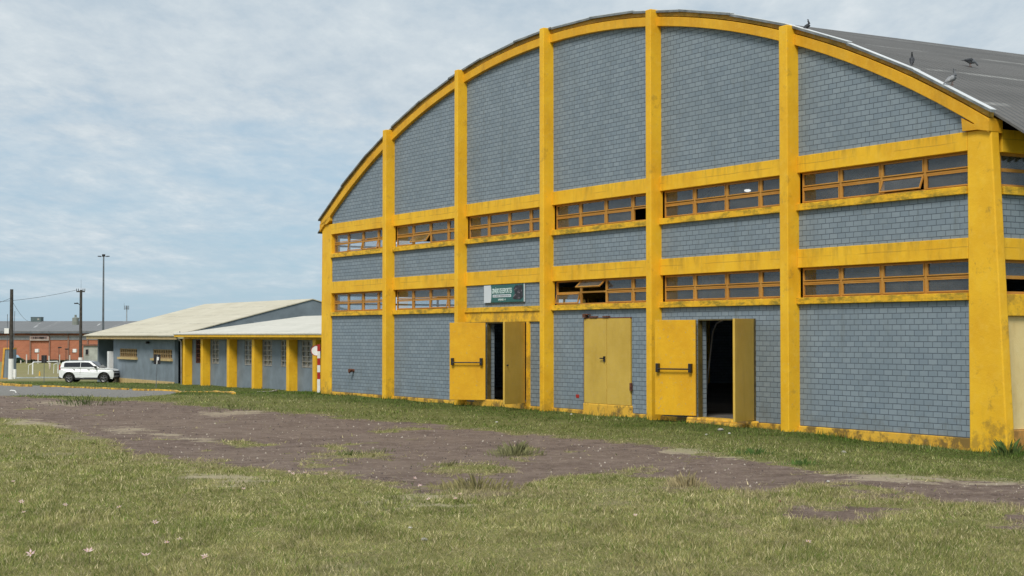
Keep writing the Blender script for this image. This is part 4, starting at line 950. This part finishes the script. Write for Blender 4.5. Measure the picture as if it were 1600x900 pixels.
# gate pillar at the far left
pl = at(4, 592, 158); pg = float(gz(pl.x, 158)); pl2 = at(15.5, 592, 158)
gp_ = empty('gate_pillar', (pl.x, 158, pg), 0, 'grey slab pillar framed in yellow at the far left edge', 'pillar')
wd_ = pl2.x-pl.x; hh_ = at(8, 546, 158).z-pg
MB().prism([(0, -.2), (wd_, -.2), (wd_, hh_), (.22, hh_)], 1, 0, 2.0).build('slab', M['soft_grey'], gp_)
MB().prism([(-.16, -.2), (.02, -.2), (.24, hh_+.02), (.06, hh_+.16)], 1, -.08, 2.02).prism([(.06, hh_+.01), (wd_+.02, hh_+.01), (wd_+.02, hh_+.16), (.06, hh_+.16)], 1, -.082, 2.02).box(-.2, wd_+.1, -.1, 2, -.2, .08).build('trim', plain('orange_yellow_trim', (.62, .32, .05), .7), gp_)
# double board signs on sticks
def boards(px, ptop, pbot, pbase, x0, x1, tilt, label, flag):
    g0 = gpt(px, pbase); e = empty('notice_post', g0, 0, label, 'sign', 'dark double boards on thin posts'); e.rotation_euler = (0, R(tilt), 0)
    zt_ = at(px, ptop, g0.y).z-g0.z; zb_ = at(px, pbot, g0.y).z-g0.z; k = g0.y/F; a = (x0-px)*k; b = (x1-px)*k
    g_ = .12*(b-a); mid = (a+b)/2
    MB().tube((mid, 0, -.1), (mid, 0, zt_), .022, .022, 6).build('post', M['maststeel'], e)
    MB().box(a, mid-(g_*.45 if flag else g_*.25), -.03, 0, zb_, zt_).build('board', M['black'], e); MB().box(mid+(g_*.45 if flag else g_*.25), b, -.03, 0, zb_, zt_-(0 if not flag else 0)).build('board', M['black'], e)
    if flag: MB().box(mid-g_*.4, mid+g_*.4, -.035, -.005, zb_, zt_-.12).box(mid-g_*.4, b-.09, -.036, -.031, zt_-.32, zt_-.14).build('white_mark', M['white'], e)
    else: MB().box(mid-g_*.2, mid+g_*.2, -.03, -.005, zb_, zt_).build('post_cover', M['maststeel'], e)
boards(68.5, 555, 567, 599, 64.5, 73, 0, 'thin post with two dark boards left of the white car, before the goal', False)
boards(243.5, 554, 569, 607, 238.5, 249, 2, 'thin post with two dark boards and white mark in front of the long hall window', True)
# football goal
gl, gr_ = at(51, 586, 220), at(90.5, 584, 226); g0 = float(gz(0, 222))
goal = empty('football_goal', (gl.x, 220, g0), math.atan2(6, gr_.x-gl.x), 'white football goal frame standing on the worn pitch by the brick factory', 'goal')
wg = math.hypot(gr_.x-gl.x, 6); hg = at(51, 566, 220).z-g0; m = MB()
for x in (0, wg): m.tube((x, 0, 0), (x, 0, hg-.15), .09, .09, 8).tube((x, 0, hg-.15), (x+(.15 if x == 0 else -.15), 0, hg), .09, .09, 8)
m.tube((.15, 0, hg), (wg-.15, 0, hg), .09, .09, 8); m.build('posts', M['white'], goal)
for x in (0, wg): MB().path([(x+.30, .9, 0), (x+.24, .8, hg*.75), (x, 0, hg-.15)], .045, 6).build('rear_stay', M['white'], goal)
# field earth strip, fence posts, boxes
for i, (px, pt, pb) in enumerate(((32.5, 563, 570), (41.5, 554, 567), (59.5, 553, 567), (76.5, 556, 567), (93, 554, 567), (109, 555, 567))):
    b0 = at(px, pb, 305); h = at(px, pt, 305).z+3.5; m = MB().tube((0, 0, -.1), (0, 0, h), .13, .12, 8)
    nm = ['leftmost short', 'second from left', 'third from left', 'fourth from left', 'fifth from left', 'rightmost'][i]
    tag(m.build('fence_post', plain('pale_concrete_post', (.6, .55, .5), .8), None, loc=(b0.x, 305, -3.5)), nm+' pale concrete fence post along the brick factory wall', 'post', 'pale posts along the factory wall')
for px, py, lb in ((58, 548, 'left'), (117, 548, 'right')):
    p = at(px, py, 318); e = empty('wall_unit', p, 0, 'small white box with rusty bracket on the factory wall, the '+lb+' one of two', 'wall unit', 'white boxes on the factory wall')
    MB().box(-.35, .35, -.4, .4, -.35, .35).build('casing', M['white'], e, bevel=.05); MB().box(-.45, -.36, -.3, .4, -.5, .1).box(-.45, .2, -.3, .4, -.5, -.40).build('bracket', M['rust'], e)
for px, pt, lb in ((92, 543, 'left'), (103, 545.5, 'right')):
    p = at(px, 565, 290); h = at(px, pt, 290).z+3.5; e = empty('yard_lamp', (p.x, 290, -3.5), 0, 'small dark lamp on a pole before the factory, the '+lb+' one', 'lamp post', 'small lamp poles before the factory')
    MB().tube((0, 0, 0), (0, 0, h), .07, .06, 6).build('pole', M['darkpole'], e); MB().box(-.15, .45, -.15, .15, h-.12, h+.12).build('lamp_head', M['black'], e, bevel=.02)
p = at(62, 587, 212); e = tag(MB().sweep([(0, 0, 0), (0, 0, .1), (0, 0, .55), (0, 0, .62)], [.14, .12, .09, .04], 10).build('pitch_marker', plain('orange_yellow_plastic', (.65, .38, .05), .6), None, loc=(p.x, 212, -3.5)), 'small orange-yellow marker standing inside the goal', 'marker')
p = at(78, 571, 250); tag(MB().sweep([(0, 0, 0), (0, 0, .15), (0, 0, .5), (0, 0, .95), (0, 0, 1.1)], [.05, .12, .18, .15, .05], 12).build('water_drum', plain('dirty_white_plastic', (.55, .48, .42), .7), None, loc=(p.x, 250, -3.5)), 'small dirty white drum on the pitch behind the goal', 'drum')

# ------------------------------------------------------------------ BRICK FACTORY
YF = 328.0; fl = at(-260, 565, YF); fr_ = at(196, 565, YF); fz = -3.5; FWd = fr_.x-fl.x
fac_ = empty('brick_factory', (fl.x, YF, fz), 0, 'long orange-red brick factory with grey sheet roof in the left background', 'factory')
def fz_(py): return at(0, py, YF).z-fz
def fx_(px): return at(px, 540, YF).x-fl.x
zw = fz_(518.5)
MB().box(0, FWd, 0, 30, -.5, zw).build('wall', M['redbrick'], fac_)
rz0, rz1 = fz_(519), at(0, 503.5, YF+16).z-fz
rp = [(-2, -1, rz0), (FWd+1.0, -1, rz0), (FWd-1, 16, rz1), (-2, 16, rz1), (FWd+1.0, 33, rz0), (-2, 33, rz0)]
MB().add(rp+[(x, y, z+.25) for x, y, z in rp], [(0, 1, 2, 3), (3, 2, 4, 5), (6, 7, 8, 9), (9, 8, 10, 11), (0, 1, 7, 6), (1, 2, 8, 7), (2, 4, 10, 8), (4, 5, 11, 10), (5, 3, 9, 11), (3, 0, 6, 9)]).build('roof', M['roof_far'], fac_)
MB().box(-1, FWd+.5, -1.05, -.9, rz0-.25, rz0+.05).build('gutter', M['maststeel'], fac_)
mg = plain('grey_window_strip', (.24, .25, .26), .4); mc_ = plain('pale_concrete_trim', (.48, .42, .38), .8)
for a, b in ((-60, 18), (20, 47), (78, 106.5), (108, 136), (138, 170)):
    MB().box(fx_(a), fx_(b), -.12, .05, fz_(531), fz_(525.5)).build('window_strip', mg, fac_)
    MB().box(fx_(a), fx_(b), -.25, .04, fz_(525.4), fz_(524.3)).build('lintel', mc_, fac_)
for px in (-11, 18, 47.5, 77.5, 107, 137, 166): MB().box(fx_(px)-.13, fx_(px)+.13, -.22, .03, 0, zw-.05).build('pilaster', plain('brown_grey_pilaster', (.26, .15, .11), .8), fac_)
for px in (-30, 5, 22, 50, 78, 107, 137, 170): MB().tube((fx_(px), -.6, zw-.55), (fx_(px), -1.0, zw+.2), .08, .08, 6).build('gutter_bracket', M['maststeel'], fac_)
sf = MB().box(fx_(47.5), fx_(77), -.45, -.26, fz_(532), fz_(524.5)).build('wall_board', mc_, fac_)
MB().box(fx_(48.5), fx_(76), -.50, -.46, fz_(530), fz_(525.3)).build('board_face', plain('faded_pink_board', (.42, .30, .27), .7), sf)
m = MB(); x = 49.2
while x < 74:
    l = random.uniform(.5, 1.1); m.box(fx_(x), fx_(x+l), -.54, -.51, fz_(529.2+random.uniform(0, .3)), fz_(526.2)); x += l+random.choice((.25, .25, .9))
m.build('board_writing', M['black'], sf)
for px, py, w2, h2_ in ((41, 513, 5, 1.3), (36, 509, 2.4, .4), (135, 510, 5, 1.0), (178, 511, 5, 1.4), (186, 513, 4, 1)):
    d_ = .0
    t = (py-503.5)/(519-503.5); yy = 16-17*t; zz_ = rz1+(rz0-rz1)*t+.27; k = YF/F
    p = fx_(px); dz_ = (rz0-rz1)/17
    MB().add([(p, yy-1, zz_+dz_*1+.0), (p+w2*k*.5, yy-1, zz_+dz_), (p+w2*k*.2, yy+2.4, zz_-dz_*2.4), (p-w2*k*.5, yy+2.4, zz_-dz_*2.4)], [(0, 1, 2, 3)]).build('roof_patch', plain('pale_roof_patch', (.42, .43, .43), .7), fac_)
tk = empty('rooftop_unit', (at(58, 504, YF+16).x, YF+16, rz1+fz+.2), 0, 'dark grey-green cooling unit on the factory ridge', 'rooftop unit')
MB().box(-1.1, 1.1, -1, 1, -.3, .85).build('casing', plain('grey_green_steel', (.10, .14, .14), .6), tk, bevel=.05)
MB().box(.35, .75, -1.03, -1.0, .25, .6).build('label_plate', M['concrete'], tk); MB().box(-1.15, 1.15, -1.05, 1.05, .852, .93).build('cover', M['maststeel'], tk)
# bushes at the wall foot and a tarpaulin-covered car, a hut beside the hall
def bush(px, py, Yb, rx, rz_, n, cols_, name, label, cat, grp=None, zb=None, leaf=.12):
    p = at(px, py, Yb); zb = float(gz(p.x, Yb)) if zb is None else zb
    m = MB(); rr = random.Random(int(px*7))
    for k in range(n):
        u = Vector((rr.gauss(0, 1), rr.gauss(0, 1), rr.gauss(0, 1))).normalized()*rr.random()**.4
        lump = 1+.35*mnoise.noise(u*2.3+Vector((px, 0, 0)))
        c = Vector((u.x*rx*lump, u.y*rx*.6*lump, rz_*(.5+.5*u.z*lump))); s_ = leaf*(.6+.8*rr.random())
        a = Vector((rr.gauss(0, 1), rr.gauss(0, 1), rr.gauss(0, 1))).normalized(); b = a.orthogonal().normalized()
        m.add([c-a*s_, c+b*s_*.6, c+a*s_, c-b*s_*.6], [(0, 1, 2, 3)])
    o = m.build(name, plain(name+'_leaves', cols_, .7, .4, 2), None, loc=(p.x, Yb, zb)); return tag(o, label, cat, grp)
bush(26, 567, 312, 1.6, 1.0, 700, (.035, .07, .03), 'bush', 'low dark bush at the foot of the factory wall, far left', 'bush', 'low bushes along the factory wall', -3.5, .2)
bush(51, 567, 312, 1.5, .6, 500, (.05, .055, .03), 'bush', 'low dark bush at the factory wall just left of the goal', 'bush', 'low bushes along the factory wall', -3.5, .2)
bush(80, 567, 312, 2.6, .6, 700, (.06, .055, .03), 'bush', 'low straggling bush at the factory wall above the goal', 'bush', 'low bushes along the factory wall', -3.5, .2)
bush(112, 567, 312, 2.5, .6, 600, (.05, .06, .03), 'bush', 'low straggling bush at the factory wall behind the white car', 'bush', 'low bushes along the factory wall', -3.5, .2)
p = at(24, 563, 316); tc_ = MB(); tc_.sweep([(-.9, 0, .35), (-.8, 0, .5), (-.3, 0, .75), (.3, 0, .75), (.8, 0, .5), (.95, 0, .3)], [(.35, .25), (.6, .45), (.8, .7), (.8, .7), (.6, .45), (.3, .2)], 12)
tag(tc_.build('covered_heap', plain('pale_blue_tarpaulin', (.30, .42, .52), .6), None, loc=(p.x, 316, -3.4), smooth=True), 'heap under a pale blue tarpaulin at the factory wall', 'tarpaulin')
p = at(130, 590, 186); pr = at(152, 590, 186); zt_ = at(130, 540, 186).z; zg = float(gz(p.x, 186))
hut = empty('small_hut', (p.x, 186, zg), 0, 'small pale rendered hut with one dark window beside the long hall', 'hut'); wh = pr.x-p.x
MB().box(0, wh+.6, 0, 3, -.3, zt_-zg).build('wall', plain('stained_pale_render', (.36, .38, .34), .85, .2, 1.2), hut)
MB().box(-.15, wh+.6, -.2, 3.2, zt_-zg+.002, zt_-zg+.16).build('roof_slab', plain('red_brown_tile', (.20, .09, .06), .8), hut)
wx = at(136, 550, 186).x-p.x
wf = MB().box(wx-.22, wx+.22, -.05, .02, at(136, 555, 186).z-zg, at(136, 545, 186).z-zg).build('window', M['concrete'], hut); MB().box(wx-.15, wx+.15, -.07, -.052, at(136, 554, 186).z-zg, at(136, 546, 186).z-zg).build('pane', M['carglass'], wf)
for k in range(3): pass

# ------------------------------------------------------------------ PIGEONS
M['pg_dark'] = plain('dark_grey_feathers', (.045, .05, .06), .7, .3, 30); M['pg_grey'] = plain('grey_feathers', (.16, .17, .19), .7, .25, 30); M['pg_pale'] = plain('pale_grey_feathers', (.30, .31, .33), .7, .2, 30)
def pigeon(p, rz, pitch, head, mat, wing, label, s=1.0, tail_up=0):
    """body along +x, head at +x; pitch raises the breast; head = 'up', 'down'"""
    e = empty('pigeon', p, rz, label, 'pigeon', 'pigeons on the hall roof'); e.scale = (s, s, s)
    cp_, sp_ = math.cos(R(pitch)), math.sin(R(pitch))
    def B(x, z): return (x*cp_-z*sp_, 0, .115+x*sp_+z*cp_)
    hd = [B(.085, .02), B(.105, .06), (B(.11, .10)[0], 0, B(.11, .10)[2]), (B(.12, .125)[0]+.004, 0, B(.12, .125)[2]), (B(.14, .125)[0]+.01, 0, B(.12, .125)[2]-.002)] if head == 'up' else [B(.09, -.005), B(.125, -.01), B(.15, -.03), B(.168, -.055), B(.178, -.068)]
    pts = [B(-.20, -.005+tail_up), B(-.12, -.002+tail_up*.4), B(-.07, .0), B(-.02, 0), B(.03, .0), B(.065, .005)]+hd
    rad = [(.022, .005), (.026, .012), (.04, .032), (.052, .05), (.055, .056), (.045, .048), (.032, .035), (.022, .024), (.018, .02), (.021, .022), (.009, .010)]
    b = MB().sweep(pts, rad, 14).build('body', mat, e, smooth=True)
    last = Vector(pts[-1]); prev = Vector(pts[-2]); d = (last-prev).normalized()
    if head == 'up': d = Vector((.97, 0, -.25))
    MB().tube(last-d*.004, last+d*.024, .006, .001, 6).build('beak', M['black'], e)
    for sgn in (-1, 1):
        MB().sweep([Vector(B(.05, .012))+Vector((0, sgn*.040, 0)), Vector(B(0, .02))+Vector((0, sgn*.052, 0)), Vector(B(-.08, .012))+Vector((0, sgn*.040, 0)), Vector(B(-.16, .0))+Vector((0, sgn*.014, 0))], [(.006, .02), (.010, .038), (.008, .026), (.004, .006)], 8).build('wing', wing, e, smooth=True)
        f0 = B(.0, -.04); m = MB(); m.tube((f0[0], sgn*.022, f0[2]), (.0, sgn*.024, .006), .005, .004, 6)
        for a in (-.5, 0, .5, math.pi): m.tube((0, sgn*.024, .004), (.028*math.cos(a), sgn*.024+.028*math.sin(a), .002), .003, .002, 5)
        m.build('leg', M['rust'], e)
def rooftop(px, py, r, y=None):
    # where the sight line meets the roof cylinder (or the flashing at the given y)
    rr = Vector(ray(px, py)); best = None
    inv = gym.matrix_basis.inverted()
    for k in range(4000):
        d = 24+k*.01; q_ = inv@(Vector((0, 0, CAMZ))+rr*(d/rr.y))
        h = q_.z-arc(q_.x, r)
        if q_.y > (.3 if y is None else y) and h <= 0: return q_
        if y is not None and q_.y >= y: return Vector((q_.x, q_.y, arc(q_.x, r)))
    return q_
for (px, py, y, rz, pt, hd, mt, wg_, lb, s, tu) in (
    (1261, 49, .05, 0, 38, 'up', 'pg_dark', 'pg_dark', 'dark pigeon standing upright near the top of the arch, against the sky', .78, 0),
    (1425, 102, .10, 60, 45, 'up', 'pg_dark', 'pg_dark', 'dark upright pigeon on the roof edge, between the arch top and the pale pigeon', .8, 0),
    (1487, 134, .05, 0, 30, 'up', 'pg_grey', 'pg_pale', 'pale grey pigeon leaning forward on the white flashing, lowest on the arch', 1.0, 0),
    (1516, 105, None, 0, -6, 'down', 'pg_grey', 'pg_dark', 'pigeon pecking with lowered head on the dark roof sheeting', .95, 0)):
    q_ = rooftop(px, py, RA+.01 if y is not None else RA-.06, y); pigeon(gym.matrix_basis@(q_+Vector((0, 0, .01))), R(rz)+.2, pt, hd, M[mt], M[wg_], lb, s, tu)

# ------------------------------------------------------------------ FLOWERS, TUFTS, STONES, SCRAPS
m_, nt, out = newmat('pink_petal'); c_, v_ = objco(nt); cc = ramp(nt, noi(nt, v_, 30, 3), [(.35, (.70, .42, .44)), (.65, (.88, .72, .72))])
d = NN(nt, 'ShaderNodeBsdfDiffuse', {0: cc}); t = NN(nt, 'ShaderNodeBsdfTranslucent', {0: cc}); x = NN(nt, 'ShaderNodeMixShader', {0: .35, 1: d.outputs[0], 2: t.outputs[0]}); nt.links.new(x.outputs[0], out.inputs[0]); M['petal'] = m_
M['stem'] = plain('flower_stem', (.10, .14, .04), .7)
FL = [(55, 879, 'largest open pink star flower near the bottom left corner'), (140, 875, 'pink star flower in the bottom left grass, right of the largest one'), (231, 889, 'pale pink star flower at the bottom edge, third from the left'), (258, 860, 'small pink bud flower above the bottom left flowers'), (283, 856, 'small pink flower just right of the bud flower at lower left'), (239, 827, 'pair of pale pink blooms in the left foreground grass'), (190, 806, 'pale pink flower in the grass midway up the left foreground'), (102, 800, 'pink flower left of centre in the left foreground grass'), (31, 796, 'small white-pink flower near the left edge'), (42, 814, 'faint pink flower below the small one near the left edge'), (21, 762, 'pale flower standing at the left edge of the lawn'), (326, 882, 'tiny pink flower near the bottom, right of the other bottom flowers'), (381, 772, 'small pink flower below the pale sandy patch'), (414, 738, 'pink flower at the edge of the dirt above the sandy patch'), (450, 745, 'pink flower by the dirt edge, left one of a loose row'), (456, 751, 'small pale flower just below the loose row at the dirt edge'), (478, 746, 'pale flower in the middle of the loose row at the dirt edge'), (514, 748, 'small pink flower near the right end of the loose row'), (522, 744, 'pink flower at the right end of the loose row'), (644, 756, 'pink flower at the dirt edge beside the pale patch'), (657, 766, 'tiny pink flower on the pale patch'), (674, 787, 'white flower in the grass below the pale patch'), (713, 788, 'white-pink flower right of the white one below the pale patch'), (717, 783, 'small upright pink flower beside the white-pink one'), (995, 819, 'lone white flower in the grass right of centre'), (1260, 862, 'lone small white bloom in the right foreground grass')]
for k, (px, py, lb) in enumerate(FL):
    g0 = gpt(px, py+3); e = empty('lily_flower', g0, random.uniform(0, 6), lb, 'flower', 'small pink star flowers in the grass'); h = random.uniform(.085, .12)
    s_ = (1.0 if k < 3 else random.uniform(.62, .85))*(.042 if k < 9 else .036)*(1+max(0, g0.y-14)*.015)
    e.rotation_euler = (random.uniform(.2, .7), 0, random.uniform(-.6, .6))
    MB().tube((0, 0, -.01), (0, 0, h), .0025, .002, 5).build('stem', M['stem'], e)
    m = MB()
    for j in range(6):
        a = j*math.pi/3; r_ = s_*random.uniform(.85, 1.1); up = r_*random.uniform(.2, .6); wv = .34
        m.add([(0, 0, h), (r_*.55*math.cos(a-wv), r_*.55*math.sin(a-wv), h+up*.5), (r_*math.cos(a), r_*math.sin(a), h+up), (r_*.55*math.cos(a+wv), r_*.55*math.sin(a+wv), h+up*.5)], [(0, 1, 2, 3)])
    fl = m.build('petals', M['petal'], e); MB().tube((0, 0, h), (0, 0, h+s_*.4), .004, .002, 5).build('stamen', plain('yellow_stamen', (.6, .5, .1), .7), fl)
M['chip'] = plain('dull_white_chip', (.48, .46, .42), .8)
def tuft(px, py, n, h, r, col, label):
    g0 = gpt(px, py); m = MB(); h *= .75; n = int(n*.55)
    for k in range(n):
        a = random.uniform(0, 6.28); q_ = random.random()**1.1*r*1.15; x, y = q_*math.cos(a), q_*math.sin(a); hh = h*random.uniform(.3, 1)*(1.15-.8*q_/(r*1.15)); b = a+random.uniform(-.7, .7); l = hh*random.uniform(.2, .8); w_ = .0035*(1+g0.y/40)
        m.add([(x-w_*math.sin(b), y+w_*math.cos(b), -.02), (x+w_*math.sin(b), y-w_*math.cos(b), -.02), (x+l*.4*math.cos(b), y+l*.4*math.sin(b), hh*.65), (x+l*math.cos(b), y+l*math.sin(b), hh)], [(0, 1, 2), (0, 2, 3)])
    mt = plain('tuft_leaf', col, .8, .35, 9); m.tube((0, 0, -.12), (0, 0, -.05), r*.7, r*.7, 14); return tag(m.build('grass_tuft', mt, None, loc=g0), label, 'grass tuft', 'loose grass tufts on the track')
tuft(805, 711, 420, .30, .42, (.20, .20, .09), 'bushy dry green tuft alone in the middle of the dirt track')
tuft(744, 764, 420, .26, .50, (.26, .23, .10), 'tall dry tuft where the lawn meets the dirt at centre')
tuft(700, 728, 160, .12, .5, (.16, .15, .07), 'flat green tuft on the track left of the bushy tuft')
tuft(546, 711, 160, .14, .3, (.11, .14, .04), 'small green tuft on the track at left of centre')
tuft(133, 631, 260, .35, .9, (.08, .11, .03), 'dark green tuft on the track in front of the kerb')
tuft(360, 640, 160, .22, .8, (.13, .15, .05), 'low tuft at the upper edge of the track before the annex')
tuft(1072, 759, 320, .24, .22, (.40, .33, .18), 'straw-coloured tuft leaning over the dirt edge right of centre')
tuft(985, 644, 420, .40, .45, (.06, .09, .025), 'dark green weed clump at the foot of the shut double door')
tuft(1575, 712, 300, .38, .30, (.09, .14, .03), 'green weed clump at the foot of the right corner pillar')
tuft(1597, 705, 300, .35, .35, (.06, .10, .03), 'darker weed clump beyond the right corner pillar')
tuft(1180, 710, 320, .16, .35, (.08, .15, .03), 'bright green tuft on the grass edge before the open doorway')
tuft(1255, 727, 260, .14, .30, (.09, .17, .03), 'small vivid green tuft on the verge right of the open doorway')
tuft(590, 705, 120, .10, .4, (.15, .16, .07), 'faint flat tuft on the track below the left wall bays')
for px, py, s_, mt, lb in ((1126, 673, .10, 'concrete', 'pale grey stone in the grass before the open doorway'), (1140, 678, .05, 'chip', 'small white stone right of the pale grey stone'), (893, 648, .05, 'chip', 'small white scrap in the grass before the shut door'), (1104, 680, .05, 'chip', 'white scrap in the verge grass below the open doorway'), (776, 660, .05, 'chip', 'white scrap in the verge grass below the half-open door'), (1318, 708, .07, 'concrete', 'brown stone in the grass before the right-hand bay'), (662, 845, .045, 'concrete', 'tan pebble lying in the foreground grass'), (641, 826, .03, 'chip', 'small white scrap in the foreground grass'), (1294, 753, .035, 'chip', 'white pebble on the right part of the track'), (1218, 784, .04, 'rust', 'reddish clod at the edge of the bare patch')):
    g0 = gpt(px, py); bm = bmesh.new(); bmesh.ops.create_icosphere(bm, subdivisions=2, radius=s_*.6)
    for v_ in bm.verts: v_.co = v_.co*(1+.45*mnoise.noise(v_.co*9/s_*.1+Vector((px, 0, 0)))); v_.co.z *= .6
    me_ = bpy.data.meshes.new('stone'); bm.to_mesh(me_); bm.free(); me_.materials.append(M[mt]); o = bpy.data.objects.new('stone', me_); COL.objects.link(o); o.location = g0+Vector((0, 0, s_*.2)); tag(o, lb, 'stone', 'stones and scraps on the ground')
g0 = gpt(21, 614); MB_ = MB(); MB_.path([(-.16, 0, .10), (-.10, 0, .12), (.06, 0, .10), (.11, 0, .05), (.12, 0, -.04)], .028, 10); tag(MB_.build('bent_pipe', M['white'], None, loc=g0), 'short white bent pipe sticking out of the ground at the road edge', 'pipe')
